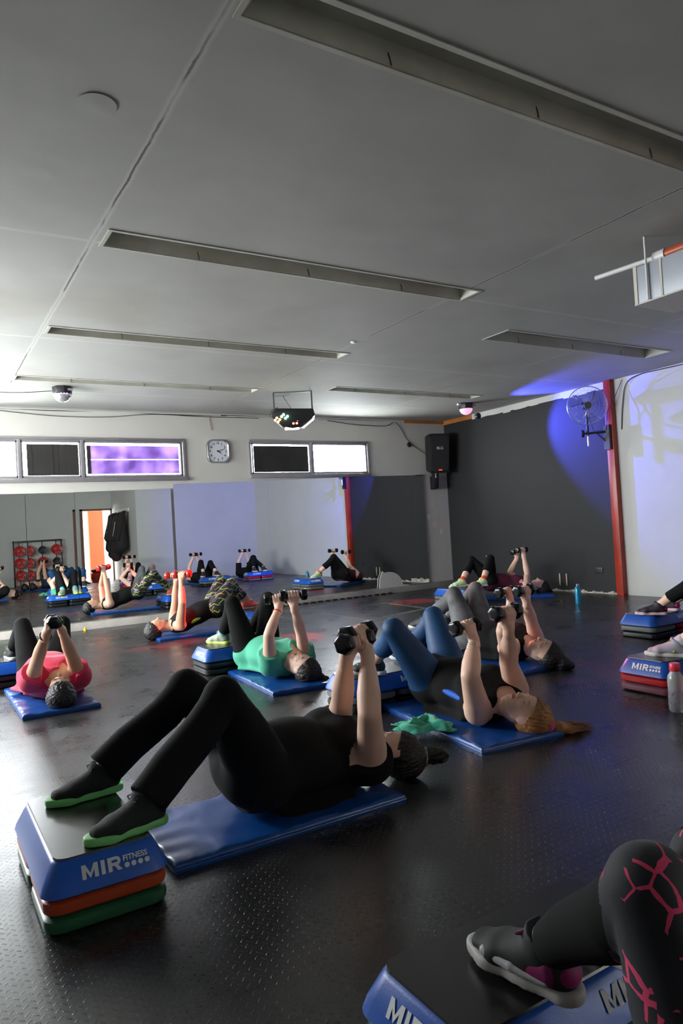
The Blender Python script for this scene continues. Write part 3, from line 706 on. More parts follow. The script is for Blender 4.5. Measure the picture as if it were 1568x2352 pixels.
def dome_light(loc, label, domecol, lit):
    t = empty('dome_light', loc); tag(t, label, 'stage light', None)
    mb = MB().lathe([(0, 0), (.105, 0), (.11, -.01), (.105, -.075), (.09, -.085), (0, -.085)], 8); mb.build('lamp_housing', M_BLACKPLASTIC, t, bevel=.003)
    V = []; Fs = []; n = 20; m_ = 7
    for j in range(m_+1):
        a = j/m_*R90
        for i in range(n): ph = 2*math.pi*(i+.5*(j % 2))/n; V.append((.098*math.cos(a)*math.cos(ph), .098*math.cos(a)*math.sin(ph), -.083-.088*math.sin(a)))
    for j in range(m_):
        for i in range(n):
            i2 = (i+1) % n
            if j % 2 == 0: Fs += [(j*n+i, j*n+i2, (j+1)*n+i), (j*n+i2, (j+1)*n+i2, (j+1)*n+i)]
            else: Fs += [(j*n+i, (j+1)*n+i2, (j+1)*n+i), (j*n+i, j*n+i2, (j+1)*n+i2)]
    MB().add(V, Fs).build('faceted_dome', domecol, t)
    MB().box((.04, -.106, -.055), (.098, -.101, -.03)).build('brand_plate', mat('plate_grey', (.25, .25, .25), .4), t)
    return t
fac = mat('faceted_clear', (.85, .87, .9), .08, metal=.75, bump=.3, bscale=60)
t = dome_light((1.50, 8.35, H), 'small black dome light with a clear faceted ball, far left of the ceiling', fac, 0)
for dx in (-.03, 0, .03): MB().lathe([(0, 0), (.006, 0), (.006, .004), (0, .004)], 8, Matrix.Translation((dx, -.105, -.088)) @ Matrix.Rotation(R90, 4, 'X')).build('indicator_led', mat('violet_led', (.4, .2, .8), .3, emit=(.7, .3, 1), estr=4), t)
t = dome_light((7.22, 8.08, H), 'black dome light glowing pink and blue above the charcoal wall', mat('lit_dome', (.8, .5, .7), .2, emit=(1, .48, .70), estr=.9, metal=.2), 1)
b = MB().lathe([(0, 0), (.038, 0), (.045, .03), (.045, .06), (0, .08)], 18, Matrix.Translation((.07, -.135, -.215)) @ Matrix.Rotation(R90, 4, 'X')); 
b.build('spot_barrel', M_BLACKPLASTIC, t, smooth=True)
MB().lathe([(0, 0), (.030, 0), (.022, .012), (0, .018)], 18, Matrix.Translation((.07, -.137, -.215)) @ Matrix.Rotation(R90, 4, 'X')).build('spot_lens', mat('blue_white_lens', (.5, .6, 1), .2, emit=(.35, .42, 1), estr=60), t, smooth=True)
MB().box((-.16, -.02, -.03), (-.10, .02, -.005)).build('adhesive_mount', M_WPLASTIC, t)

# wood slats, socket, hooks
for y, lb in ((7.235, 'pale narrow wood slat low on the charcoal wall, the left of two'), (7.11, 'pale narrow wood slat low on the charcoal wall, the right of two')):
    mb = MB().box((XR-.012, y-.011, .085), (XR, y+.011, .26)); o = mb.build('wood_slat', mat('pale_wood', (.62, .48, .30), .7), bevel=.001); tag(o, lb, 'wood slat', 'two wood slats on the charcoal wall')
    MB().lathe([(0, 0), (.004, 0), (.004, .002), (0, .002)], 8, Matrix.Translation((XR-.012, y, .10)) @ Matrix.Rotation(-R90, 4, 'Y')).lathe([(0, 0), (.004, 0), (.004, .002), (0, .002)], 8, Matrix.Translation((XR-.012, y, .245)) @ Matrix.Rotation(-R90, 4, 'Y')).build('screw', M_BLACKMETAL, o)
t = empty('wall_socket', (XR, 6.54, .32)); tag(t, 'charcoal painted wall socket plate low on the dark wall beside the red pilaster', 'socket')
MB().box((-.012, -.065, -.04), (0, .065, .04)).build('cover_plate', mat('charcoal_plastic', (.022, .022, .024), .45), t, bevel=.004)
MB().box((-.014, -.045, -.022), (-.011, -.01, .022)).box((-.014, .01, -.022), (-.011, .045, .022)).build('socket_insert', mat('charcoal_plastic_dull', (.015, .015, .017), .6), t)

# cables along the top of the back wall
def cable(name, pts, r, label, m=M_CABLE, sub=6):
    P = [Vector(p) for p in pts]; out = []
    for i in range(len(P)-1):
        p0 = P[max(i-1, 0)]; p1 = P[i]; p2 = P[i+1]; p3 = P[min(i+2, len(P)-1)]
        for k in range(sub):
            t = k/sub; out.append(.5*((2*p1)+(p2-p0)*t+(2*p0-5*p1+4*p2-p3)*t*t+(3*p1-p0-3*p2+p3)*t**3))
    out.append(P[-1]); return tag(MB().tube(out, r, 6).build(name, m, smooth=True), label, 'cable')
yb = D-.012
cable('ceiling_cable', [(-.5, yb, 2.845), (.9, yb, 2.85), (1.6, yb, 2.842), (2.4, yb, 2.855), (3.2, yb, 2.84), (4.1, yb, 2.852), (5.0, yb, 2.84), (6.0, yb, 2.85), (7.0, yb, 2.845), (7.9, yb, 2.85)], .007, 'dark cable running along the joint of back wall and ceiling')
cable('sagging_cable', [(.9, yb, 2.83), (1.2, yb, 2.80), (1.7, yb, 2.77), (2.3, yb, 2.78), (2.9, yb, 2.835), (3.6, yb, 2.825), (4.5, yb, 2.83)], .004, 'thin cable sagging below the ceiling joint above the left window')
cable('speaker_cable', [(5.7, yb, 2.83), (6.2, yb, 2.78), (6.8, yb, 2.77), (7.0, yb, 2.84), (7.12, yb, 2.75), (7.25, yb, 2.55), (7.42, yb, 2.42), (7.62, yb-.02, 2.30)], .005, 'dark cable dropping from the ceiling joint to the loudspeaker')
cable('hanging_wire', [(3.72, yb, 2.84), (3.73, yb, 2.75), (3.745, yb, 2.63)], .004, 'short brown wire hanging down above the clock', mat('brown_wire', (.25, .13, .09), .7))
cable('dome_cable', [(.2, 8.3, 2.84), (.6, 8.32, 2.80), (1.0, 8.33, 2.79), (1.39, 8.34, 2.83)], .004, 'thin cable running left from the clear dome light')
cable('right_wall_cable', [(XR-.01, 6.02, 2.2), (XR-.015, 5.98, 2.5), (XR-.02, 5.9, 2.78), (XR-.02, 5.7, 2.86), (XR-.02, 5.4, 2.86), (XR-.02, 5.0, 2.855), (XR-.02, 4.7, 2.87)], .006, 'dark cable along the top of the white wall right of the red pilaster')
mb = MB(); mb.box((.9, D-.02, H-.035), (3.9, D, H-.02)); mb.box((4.0, D-.02, H-.045), (7.2, D, H-.03)); tag(mb.build('cable_duct', M_WHITE), 'white cable duct strip along the top of the back wall', 'cable duct')

# air duct hanging at the upper right
t = empty('air_duct', (4.12, 2.9, H)); tag(t, 'pale grey boxed air duct with an orange pipe on top, hanging at the upper right', 'air duct')
M_DUCT = mat('duct_grey', (.36, .38, .42), .45, metal=.1, var=.05)
MB().box((0, -2.6, -.41), (.42, 0, -.17)).build('duct_box', M_DUCT, t, bevel=.004)
MB().box((-.004, -.02, -.415), (0.0, .004, -.165)).box((-.004, -.20, -.41), (0, -.185, -.17)).box((0, -2.6, -.418), (.42, .01, -.41)).build('edge_strip', mat('duct_edge', (.55, .53, .46), .5), t)
MB().tube([(.06, -2.6, -.135), (.06, -.15, -.135)], .032, 14).build('orange_pipe', mat('copper_orange_pipe', (.45, .085, .03), .4), t, smooth=True)
MB().tube([(.06, -.20, -.135), (.06, -.12, -.135)], .038, 14).tube([(.06, -.15, -.135), (.0, .30, -.135)], .016, 10).build('pipe_insulation', M_WPLASTIC, t, smooth=True)
MB().tube([(-.012, -.10, .0), (-.012, -.10, -.41)], .007, 8).build('hanger_rod', M_WPLASTIC, t, smooth=True)
MB().tube([(.35, -.75, 0), (.35, -.75, -.17)], .012, 8).build('hanger_rod', M_WPLASTIC, t, smooth=True)
tag(MB().lathe([(0, 0), (.075, 0), (.078, -.004), (0, -.006)], 30, Matrix.Translation((.70, 2.86, H))).build('ceiling_cover_plate', M_CEIL), 'white round blanking plate screwed to the ceiling at the upper left', 'ceiling plate')
tag(MB().lathe([(0, 0), (.03, 0), (.02, -.01), (0, -.012)], 16, Matrix.Translation((3.66, 5.62, H))).build('ceiling_rose', M_WPLASTIC), 'tiny round ceiling fitting on the right-hand ceiling joint', 'ceiling fitting')

# floor tape
def tape(pts, w, label):
    mb = MB()
    for i in range(len(pts)-1):
        a = Vector(pts[i]); b = Vector(pts[i+1]); d = (b-a).normalized(); n = Vector((-d.y, d.x))*w/2
        V = [(a-n), (b-n), (b+n), (a+n)]; mb.add([(v.x, v.y, .0005) for v in V]+[(v.x, v.y, .0015) for v in V], [(0, 3, 2, 1), (4, 5, 6, 7), (0, 1, 5, 4), (1, 2, 6, 5), (2, 3, 7, 6), (3, 0, 4, 7)])
    return tag(mb.build('floor_tape', mat('chalky_tape', (.35, .35, .33), .7)), label, 'floor marking')
tape([(4.60, 8.22), (4.58, 7.04), (5.70, 7.37), (5.74, 8.43), (4.60, 8.22)], .011, 'thin pale line marking a square on the floor before the mirror')

# ------------------------------------------------------------------ exercise steps
def logo_np():
    mb = MB()
    hh = .046; st = .0135
    def quad(x, P): 
        n0 = len(mb.v); mb.v += [(x+a, b, .0008) for a, b in P]; mb.f.append(tuple(range(n0, n0+len(P))))
    # M
    quad(0, [(0, 0), (st, 0), (st, hh), (0, hh)]); quad(0, [(.041, 0), (.041+st, 0), (.041+st, hh), (.041, hh)])
    quad(0, [(st, hh), (st, hh-.020), (.0273, 0), (.0273, .017)]); quad(0, [(.041, hh), (.0273, .017), (.0273, 0), (.041, hh-.020)])
    # I
    quad(.064, [(0, 0), (st, 0), (st, hh), (0, hh)])
    # R
    x = .087; quad(x, [(0, 0), (st, 0), (st, hh), (0, hh)])
    out = [(st, hh)]+[(.030+.0145*math.cos(a), .0315+.0145*math.sin(a)) for a in np.linspace(R90, -R90, 9)]+[(st, .017)]
    inn = [(st, hh-.0105)]+[(.029+.0045*math.cos(a), .0315+.0042*math.sin(a)) for a in np.linspace(R90, -R90, 9)]+[(st, .0275)]
    for q in range(len(out)-1): quad(x, [out[q], out[q+1], inn[q+1], inn[q]])
    quad(x, [(.020, .019), (.034, .019), (.047, 0), (.032, 0)]); w = .133
    me = text_np('FITNESS', .026, .0007, .0006); 
    s = .086/max(v.co.x for v in me.vertices)
    mb.add([(v.co.x*s+w+.006, v.co.y+.024, v.co.z) for v in me.vertices], [tuple(p.vertices) for p in me.polygons])
    for i in range(4):
        c = w+.018+i*.0235; n = 14
        mb.add([(c+.009*math.cos(2*math.pi*k/n), .009+.009*math.sin(2*math.pi*k/n), .0006) for k in range(n)], [tuple(range(n))])
    L_ = w+.1
    mb.v = [(x-L_/2, y-.022, z) for x, y, z in mb.v]; return mb
LOGO = logo_np()
def rounded_frustum(lo0, hi0, lo1, hi1, z0, z1, r, n=5):
    """tapered rounded block like a moulded step platform"""
    def ring(hx, hy, rr, z):
        P = []
        for cx, cy, a0 in ((hx-rr, hy-rr, 0), (-hx+rr, hy-rr, 90), (-hx+rr, -hy+rr, 180), (hx-rr, -hy+rr, 270)):
            for i in range(n+1): a = math.radians(a0+90*i/n); P.append((cx+rr*math.cos(a), cy+rr*math.sin(a), z))
        return P
    return ring
def make_step(cx, cy, rz, label, left='grey', right='grey', end_logo=True, side_logo=True, scale_logo=1.0, glow=False):
    RM_ = dict(grey=M_GREYRISER, black=M_BLACKRISER, red=M_REDRISER, mauve=M_MAUVERISER, orange=M_ORRISER, green=M_GREENRISER)
    t = empty('exercise_step', (cx, cy, 0), math.radians(rz)); tag(t, label, 'exercise step', 'blue topped exercise steps')
    ring = rounded_frustum(0, 0, 0, 0, 0, 0, 0)
    R0 = [(.335, .175, .05, .105), (.345, .185, .055, .113), (.340, .180, .055, .130), (.308, .150, .045, .190), (.300, .142, .04, .199), (.292, .134, .035, .201)]
    mb = MB(); n = None
    for hx, hy, rr, z in R0:
        P = ring(hx, hy, rr, z); n = len(P); mb.v += P
    for k in range(len(R0)-1): mb.f += [(k*n+i, k*n+(i+1) % n, (k+1)*n+(i+1) % n, (k+1)*n+i) for i in range(n)]
    mb.f += [tuple(reversed(range(n))), tuple(range((len(R0)-1)*n, len(R0)*n))]
    pl = mb.build('platform', M_BLUESTEP, t, smooth=True)
    mb = MB(); A = ring(.300, .142, .035, .1995); B = ring(.298, .140, .035, .2045); mb.v += A+B; mb.f += [(i, (i+1) % n, (i+1) % n+n, i+n) for i in range(n)]+[tuple(range(n, 2*n))]
    mb.build('tread', M_STEPTOP, t)
    def put(logo_M, nm):
        me = bpy.data.meshes.new(nm); me.from_pydata(LOGO.v, [], LOGO.f); me.transform(logo_M); link(nm, me, M_PRINT, pl)
    sl = math.atan2(.060, .032)   # slope of the skirt
    if end_logo:
        M_ = Matrix.Translation((-.3255, 0, .160)) @ Matrix.Rotation(-R90, 4, 'Z') @ Matrix.Rotation(sl, 4, 'X') @ Matrix.Scale(.85*scale_logo, 4) @ Matrix.Translation((.03, 0, 0)); put(M_, 'logo_print')
    if side_logo:
        M_ = Matrix.Translation((.12, -.1675, .160)) @ Matrix.Rotation(sl, 4, 'X') @ Matrix.Scale(.85, 4); put(M_, 'logo_print')
        M_ = Matrix.Translation((-.12, .1675, .160)) @ Matrix.Rotation(math.pi, 4, 'Z') @ Matrix.Rotation(sl, 4, 'X') @ Matrix.Scale(.85, 4); put(M_, 'logo_print')
        M_ = Matrix.Translation((.3255, 0, .160)) @ Matrix.Rotation(R90, 4, 'Z') @ Matrix.Rotation(sl, 4, 'X') @ Matrix.Scale(.85, 4); put(M_, 'logo_print')
    for sx, cols in ((-1, left), (1, right)):
        if isinstance(cols, str): cols = (cols, cols)
        for lvl, c in ((1, cols[0]), (0, cols[1])):
            z0 = .002+.052*lvl; prof = [(-.012, .001), (-.002, .010), (.0, .025), (-.002, .040), (-.012, .049)]; mb = MB()
            for dr, dz in prof:
                hx, hy = .163+dr, .180+dr; P = [(x+sx*.172, y, z0+dz) for x, y, _ in ring(hx, hy, .05, 0)]; mb.v += P
            for k in range(4): mb.f += [(k*n+i, k*n+(i+1) % n, (k+1)*n+(i+1) % n, (k+1)*n+i) for i in range(n)]
            mb.f += [tuple(reversed(range(n))), tuple(range(4*n, 5*n))]
            mb.build('riser', RM_[c], t, smooth=True)
    return t
make_step(.455, 2.52, 90, 'blue topped step with orange and green risers under black running shoes with green soles', ('orange', 'green'), ('orange', 'green'), side_logo=False)
make_step(2.28, 5.57, 0, 'blue step on black risers under the woman in the mint green shirt', 'black', 'black')
make_step(2.53, 3.77, 0, 'blue step on grey risers under the woman in navy leggings', ('grey', 'black'), ('grey', 'black'), end_logo=False)
make_step(4.10, 2.78, 0, 'blue step on red and mauve risers at the right edge, behind the pink-capped bottle', ('red', 'mauve'), ('grey', 'green'))
make_step(5.71, 4.00, 0, 'scuffed blue step on grey and black risers under the black and pink shoe', ('grey', 'black'), ('red', 'mauve'), end_logo=False)
make_step(6.30, 7.42, 90, 'blue step on grey risers under the woman in the maroon top', ('grey', 'grey'), ('grey', 'grey'))
make_step(3.48, 7.95, 90, 'blue step under the coral shoes of the woman in zigzag leggings', ('black', 'black'), ('black', 'black'))
make_step(.80, 6.40, 0, 'blue step on black risers under the woman in the crimson shirt', ('black', 'black'), ('black', 'black'))
make_step(3.88, 5.03, 0, 'blue step on black risers behind the grey leggings', ('black', 'black'), ('black', 'black'))
make_step(1.10, 1.13, 0, 'blue step with a black tread nearest the camera under a purple and black shoe', ('green', 'black'), ('green', 'black'))
make_step(6.95, 3.60, 0, 'blue step with red risers seen only in the mirror, before the bluish wall', ('red', 'grey'), ('red', 'grey'))

# ------------------------------------------------------------------ mats
def make_mat(cx, cy, rz, L_, Wd, label, seed=0, T=.034, cr=.0):
    rs = np.random.RandomState(seed); nx, ny = 60, 34; r = .016
    t = empty('exercise_mat', (cx, cy, 0), math.radians(rz)); tag(t, label, 'exercise mat', 'blue vinyl exercise mats')
    def top(x, y):
        hx, hy = L_/2, Wd/2; ex = hx-abs(x); ey = hy-abs(y); e = min(ex, ey)
        z = T-r+math.sqrt(max(r*r-(max(r-e, 0))**2, 0)) if e < r else T
        w = .0022*math.sin(x*21+3*math.sin(y*9+seed))*math.sin(y*13+seed)+.0018*math.sin(x*47+seed+5*math.sin(y*6))*math.exp(-((y/hy)**2-1)**2*3)
        cr_ = .003*math.exp(-(ey/.05))*math.sin(x*70+4*math.sin(x*19+seed))+.003*math.exp(-(ex/.06))*math.sin(y*60+seed)
        return max(z+(w+cr_)*(1 if e > r*.5 else .2), .003)
    mb = MB(); xs = [-L_/2*math.cos(math.pi*i/nx*.0) for i in range(1)]
    us = np.concatenate([[-1, -.998, -.992, -.983], np.linspace(-.97, .97, nx), [.983, .992, .998, 1]])*L_/2; vs = np.concatenate([[-1, -.995, -.98, -.96], np.linspace(-.94, .94, ny), [.96, .98, .995, 1]])*Wd/2
    A, B = len(us), len(vs)
    for u in us:
        for v in vs: mb.v.append((u, v, top(u, v)))
    for i in range(A-1):
        for j in range(B-1): mb.f.append((i*B+j, (i+1)*B+j, (i+1)*B+j+1, i*B+j+1))
    per = [i*B for i in range(A)]+[(A-1)*B+j for j in range(1, B)]+[i*B+B-1 for i in range(A-2, -1, -1)]+[j for j in range(B-2, 0, -1)]
    base = len(mb.v); 
    for k in per: x, y, z = mb.v[k]; mb.v.append((x*.994, y*.99, .0))
    m_ = len(per); mb.f += [(per[k], base+k, base+(k+1) % m_, per[(k+1) % m_]) for k in range(m_)]+[tuple(base+k for k in range(m_))]
    mb.build('mat_pad', M_MATBLUE, t, smooth=True)
    sm = MB(); z = .013   # welded seam round the side
    P = [(-L_/2-.001, -Wd/2-.001, z), (L_/2+.001, -Wd/2-.001, z), (L_/2+.001, Wd/2+.001, z), (-L_/2-.001, Wd/2+.001, z), (-L_/2-.001, -Wd/2-.001, z)]
    sm.tube(P, .0022, 5).build('piping', M_MATBLUE, t)
    return t
make_mat(1.175, 2.60, .5, .96, .50, 'large blue vinyl mat nearest the camera, under the woman in black', 1)
make_mat(.80, 5.53, 90, 1.08, .49, 'blue mat under the woman in the crimson shirt at the left', 2)
make_mat(2.325, 4.86, 86, .98, .50, 'bright blue mat under the woman in the mint green shirt', 3)
make_mat(2.75, 7.84, 1, 1.04, .48, 'blue mat lit red beside the mirror, under the woman in zigzag leggings', 4)
make_mat(2.58, 3.06, 83, 1.03, .50, 'blue mat with the green towel on it, under the woman with a blond ponytail', 5)
make_mat(3.86, 4.18, 86, 1.08, .52, 'blue mat under the woman in grey leggings', 6)
make_mat(7.13, 7.28, -30, 1.05, .50, 'blue mat under the woman in the maroon top, by the charcoal wall', 7)
make_mat(4.25, 1.95, 90, 1.05, .50, 'blue mat mostly outside the right edge, behind the step with red risers', 8)
make_mat(5.72, 3.22, 80, 1.05, .50, 'blue mat at the right edge behind the step with grey risers', 9)
make_mat(6.98, 2.80, 90, 1.0, .50, 'blue mat seen only in the mirror by the bluish wall', 10)
make_mat(2.78, .06, -25, 1.1, .5, 'blue mat reflected under the woman in the navy shirt', 11)

# ------------------------------------------------------------------ dumbbells
M_DB = mat('black_vinyl_dumbbell', (.006, .006, .0065), .22, spec=.4)
M_DBR = mat('red_chrome_dumbbell', (.55, .03, .025), .22, metal=.35, coat=.5)
def make_dumbbell(c, ax, up, label, red=False, s=1., L_=.206, r=.045):
    """axis ax through c"""
    ax = Vector(ax).normalized(); up = Vector(up); up = (up-ax*up.dot(ax)).normalized(); sd = ax.cross(up)
    q = Matrix((( sd.x, up.x, ax.x), (sd.y, up.y, ax.y), (sd.z, up.z, ax.z))).to_4x4()
    t = bpy.data.objects.new('dumbbell', None); COL.objects.link(t); t.empty_display_size = .05; t.matrix_world = Matrix.Translation(c) @ q
    tag(t, label, 'dumbbell', 'dumbbells held overhead'); m = M_DBR if red else M_DB
    MB().tube([(0, 0, -L_/2*s+.02), (0, 0, L_/2*s-.02)], .0155*s, 16).build('handle', m, t, smooth=True)
    for sg in (-1, 1):
        mb = MB(); z0, z1 = sg*(L_/2-.053)*s, sg*L_/2*s
        rings = [(.020, z0), (r*.82, z0+sg*.004), (r, z0+sg*.014), (r, z1-sg*.012), (r*.84, z1-sg*.002), (r*.5, z1)]
        nseg = 20 if red else 6
        for rr, z in rings:
            for k in range(nseg): a = 2*math.pi*k/nseg; mb.v.append((rr*s*math.cos(a), rr*s*math.sin(a), z))
        for i in range(len(rings)-1):
            for k in range(nseg): mb.f.append((i*nseg+k, i*nseg+(k+1) % nseg, (i+1)*nseg+(k+1) % nseg, (i+1)*nseg+k))
        mb.f += [tuple(range(nseg)), tuple(range((len(rings)-1)*nseg, len(rings)*nseg))]
        h = mb.build('weight_head', m if not (red and sg > 0) else M_DBR, t, bevel=.0035 if not red else 0, smooth=red)
        if not red:
            mm = MB(); rz_ = r*s*math.cos(math.pi/6)+.0006; zc = (z0+z1)/2
            for k, q0 in enumerate((-.010, 0, .010)): mm.box((-.006, rz_-.0008, zc+q0-.001), (.006, rz_+.0004, zc+q0+.001))
            mm.build('weight_marking', mat('marking_grey', (.5, .5, .5), .4), h)
    return t

# ------------------------------------------------------------------ people
def orth(v, a): v = np.asarray(v, float); a = nrm(a); return nrm(v-a*(v@a))
def hand_prims(Wr, d, a, p, ts, s=1.):
    """closed fist round a bar along a; d forearm direction, p palm side, ts = +-1 side of the thumb along a"""
    a = nrm(a); d = orth(d, a); p = orth(orth(p, a), d)
    def X(dd, pp, aa): return Wr+s*(dd*d+pp*p+aa*a)
    G = []; palm = [P_cone(X(-.03, 0, 0), X(.015, 0, 0), .0255*s, .0265*s)]
    for i in range(4):
        q = ts*(.031-.0205*i)
        palm.append(P_cone(X(.02, .002, q*.62), X(.080-.004*abs(i-1), -.001, q), .0150*s, .0112*s))
    palm.append(P_cone(X(.012, .012, ts*.018), X(.045, .018, ts*.034), .017*s, .015*s))
    G.append((palm, .010*s, .016)); F_ = []
    for i, (L_, r) in enumerate(((.95, .0092), (1.03, .0093), (.99, .0089), (.86, .0079))):
        q = ts*(.0325-.0216*i); k = L_
        pts = [X(.080, .000, q), X(.104*(.5+.5*k), .017, q*1.02), X(.100, .044, q*1.0), X(.072, .0575, q*.98), X(.054, .047, q*.97)]
        rr = [r*1.22, r*1.12, r*1.04, r*.96, r*.84]
        F_.append(P_chain(pts, [q_*s for q_ in rr]))
    G.append((F_, .0008*s, .004))
    T = [X(.035, .018, ts*.034), X(.060, .044, ts*.043), X(.078, .062, ts*.030), X(.083, .068, ts*.010)]
    G.append(([P_cone(T[0], T[1], .0145*s, .0118*s), P_cone(T[1], T[2], .0118*s, .0108*s), P_cone(T[2], T[3], .0108*s, .0090*s)], .003*s, .005))
    return G, X(.078, .031, 0), d
def head_prims(c, f, cr, s=1.):
    f = nrm(f); cr = orth(cr, f); r = np.cross(f, cr)
    def X(rr, cc, ff): return c+s*(rr*r+cc*cr+ff*f)
    ax = (r, cr, f); G = []
    big = [P_ell(X(0, .030, -.012), ax, (.075*s, .088*s, .093*s)), P_ell(X(0, -.022, .022), ax, (.060*s, .078*s, .068*s)), P_ell(X(0, -.078, .052), ax, (.030*s, .026*s, .030*s)),
           P_cone(X(-.042, -.052, .005), X(-.02, -.080, .048), .020*s, .014*s), P_cone(X(.042, -.052, .005), X(.02, -.080, .048), .020*s, .014*s)]
    G.append((big, .03*s))
    fine = [P_cone(X(-.030, .022, .076), X(.030, .022, .076), .011*s, .011*s), P_cone(X(0, .010, .084), X(0, -.022, .108), .0075*s, .0095*s), P_ell(X(0, -.026, .100), ax, (.0155*s, .009*s, .011*s)),
            P_ell(X(-.030, .006, .0745), ax, (.0150*s, .0095*s, .0115*s)), P_ell(X(.030, .006, .0745), ax, (.0150*s, .0095*s, .0115*s)), P_ell(X(-.036, -.015, .062), ax, (.020*s, .018*s, .018*s)), P_ell(X(.036, -.015, .062), ax, (.020*s, .018*s, .018*s)), P_ell(X(0, -.052, .078), ax, (.020*s, .014*s, .014*s))]
    G.append((fine, .008*s, .008))
    ears = []
    for sg in (-1, 1): ears += [P_ell(X(sg*.077, .000, -.008), (r+.25*sg*f, cr, f), (.007*s, .031*s, .018*s)), P_ell(X(sg*.083, .010, -.012), (r, cr, f), (.005*s, .020*s, .012*s))]
    G.append((ears, .006*s))
    return G, X, (r, cr, f)
HAND_FACES = {}
def make_person(key, J, label, skin, h=.006, g=1., gt=1., girth_leg=1., bust=1., pants=None, shirt=None, hair=None, shoes=None, grip=None, toe=None, face=(0, 0, 1), bridge=False, extras=(), group=None, hs=1., db=True, dblabel=None, dbred=False, armg=1., crown=None, dby=None, hz=None):
    J = {k: np.array(v, float) for k, v in J.items()}
    J['head'][2] = max(J['head'][2], .130) if hz is None else hz
    pel, ch = J['pel'], J['chest']; u = nrm(ch-pel); n = orth(J['sha']-J['shb'], u); f = nrm(np.cross(u, n))
    if f[2] < 0: f = -f
    base = np.array([(pel[0]+ch[0])/2, (pel[1]+ch[1])/2, 0.])
    Gs = []
    hm = (J['hipa']+J['hipb'])/2; waist = pel+u*.20+f*.0; rib = pel+u*.33
    torso = [P_econe(pel-u*.04, waist, n, (.150*g, .100*g), (.128*gt, .092*gt)), P_econe(waist, ch-u*.06, n, (.128*gt, .092*gt), (.150*gt, .100*gt)), P_econe(ch-u*.06, ch+u*.03, n, (.150*gt, .098*gt), (.120, .070))]
    for sd in 'ab':
        sg = 1 if sd == 'a' else -1
        torso.append(P_ell(J['hip'+sd]-f*.035-u*.02, (n, u, f), (.085*g, .095*g, .080*g)))
        torso.append(P_ell(ch-u*.115+n*sg*.068+f*(.070*gt), (n, u, f), (.066*bust, .066*bust, .046*bust)))
        torso.append(P_cone(ch+n*sg*.05+u*.01, J['sh'+sd], .060, .052*armg))
    belly = P_ell(pel+u*.16+f*.045*gt, (n, u, f), (.115*gt, .13*gt, .075*gt)); torso.append(belly)
    Gs.append((torso, .045))
    hd = J['head']; crn = nrm(hd-ch)*np.array([1, 1, 0]) if crown is None else np.array(crown, float)
    HG, HX, HA = head_prims(hd, face, crn, .98*hs)
    Gs.append(([P_cone(ch+u*.02+f*.0, HX(0, -.05, -.015), .062, .050)], .03))
    def legp(sd, e0=0., e1=0., frac=1., sock=False):
        hp, kn, an = J['hip'+sd], J['kn'+sd], J['an'+sd]; gl = girth_leg; sg = 1 if sd == 'a' else -1
        back = orth(-f, kn-hp); t = nrm(kn-hp); sh_ = nrm(an-kn); cb = orth(nrm(an-kn)*0+(hp-kn), sh_)   # calf side
        rr = lambda q: (.053*gl+(.034-.053*gl)*max(0, (q-.3)/.7))
        pts = [hp, hp+(kn-hp)*.3, hp+(kn-hp)*.6, hp+(kn-hp)*.85, kn]; rad = [.096*gl+e0, .089*gl+e0, .075*gl+e0, .060*gl+e0, .055*gl+e0]
        fs = [q for q in (.12, .30, .5, .7, .85, 1.0) if q < frac-.03]+[frac]
        for q in fs:
            bulge = .016*math.sin(math.pi*min(q/.62, 1))
            base_r = (.052*gl if q < .2 else rr(q)) if q >= .3 else .0515*gl
            pts.append(kn+(an-kn)*q+cb*bulge); rad.append(base_r+e0+(e1-e0)*(max(0, (q-.3)/(frac-.3)) if frac > .3 else 0))
        P = [P_chain(pts, rad)]
        return P
    for sd in 'ab':
        L_ = legp(sd); an = J['an'+sd]; tv = nrm(np.array(toe[sd] if toe and sd in toe else -u*np.array([1, 1, 0]), float)); tv = nrm(tv*np.array([1, 1, 0]))
        L_.append(P_cone(an, an+tv*.09-v3(0, 0, .045), .032, .018)); Gs.append((L_, .02))
    grips = {}
    for sd in 'ab':
        sg = 1 if sd == 'a' else -1
        sh, el, wr = J['sh'+sd], J['el'+sd], J['wr'+sd]; fa = nrm(wr-el); el2 = el
        bow = orth(-u, fa)
        Gs.append(([P_chain([sh, sh+(el-sh)*.3-bow*.004, sh+(el-sh)*.65, el, el+(wr-el)*.14, el+(wr-el)*.32, el+(wr-el)*.6, el+(wr-el)*.85, wr], [.055*armg, .052*armg, .045*armg, .0395*armg, .0405*armg, .0405*armg, .0335*armg, .0275, .0250])], .0))
        gi = grip[sd] if grip else dict(ax=n, p=-u, ts=-sg)
        HG_, gc, dd = hand_prims(wr, fa*.55+v3(0, 0, .45), gi['ax'], gi['p'], gi['ts'], 1.0); Gs += HG_; grips[sd] = (gc, nrm(gi['ax']), dd)
    Gs += HG
    # one continuous skin
    eye_c = [HX(sg*.030, .008, .079) for sg in (-1, 1)]
    def post(gd, p):
        for ec in eye_c:
            m = (np.abs(p[..., 0]-ec[0]) < .03) & (np.abs(p[..., 1]-ec[1]) < .03) & (np.abs(p[..., 2]-ec[2]) < .03)
            if m.any():
                q = p[m]-ec.astype(np.float32); d = np.sqrt((q*q).sum(-1))-.0125; v = gd[m]; k = .008
                hh = np.maximum(k-np.abs(v+d), 0)/k; gd[m] = np.maximum(v, -d)+hh*hh*k*.25
        return gd
    V, F = sdf_mesh(Gs, h, .018); V = V-base
    me = npmesh('person', V, F); person = link('person', me, skin, None, smooth=True); person.location = base
    tag(person, label, 'person', group)
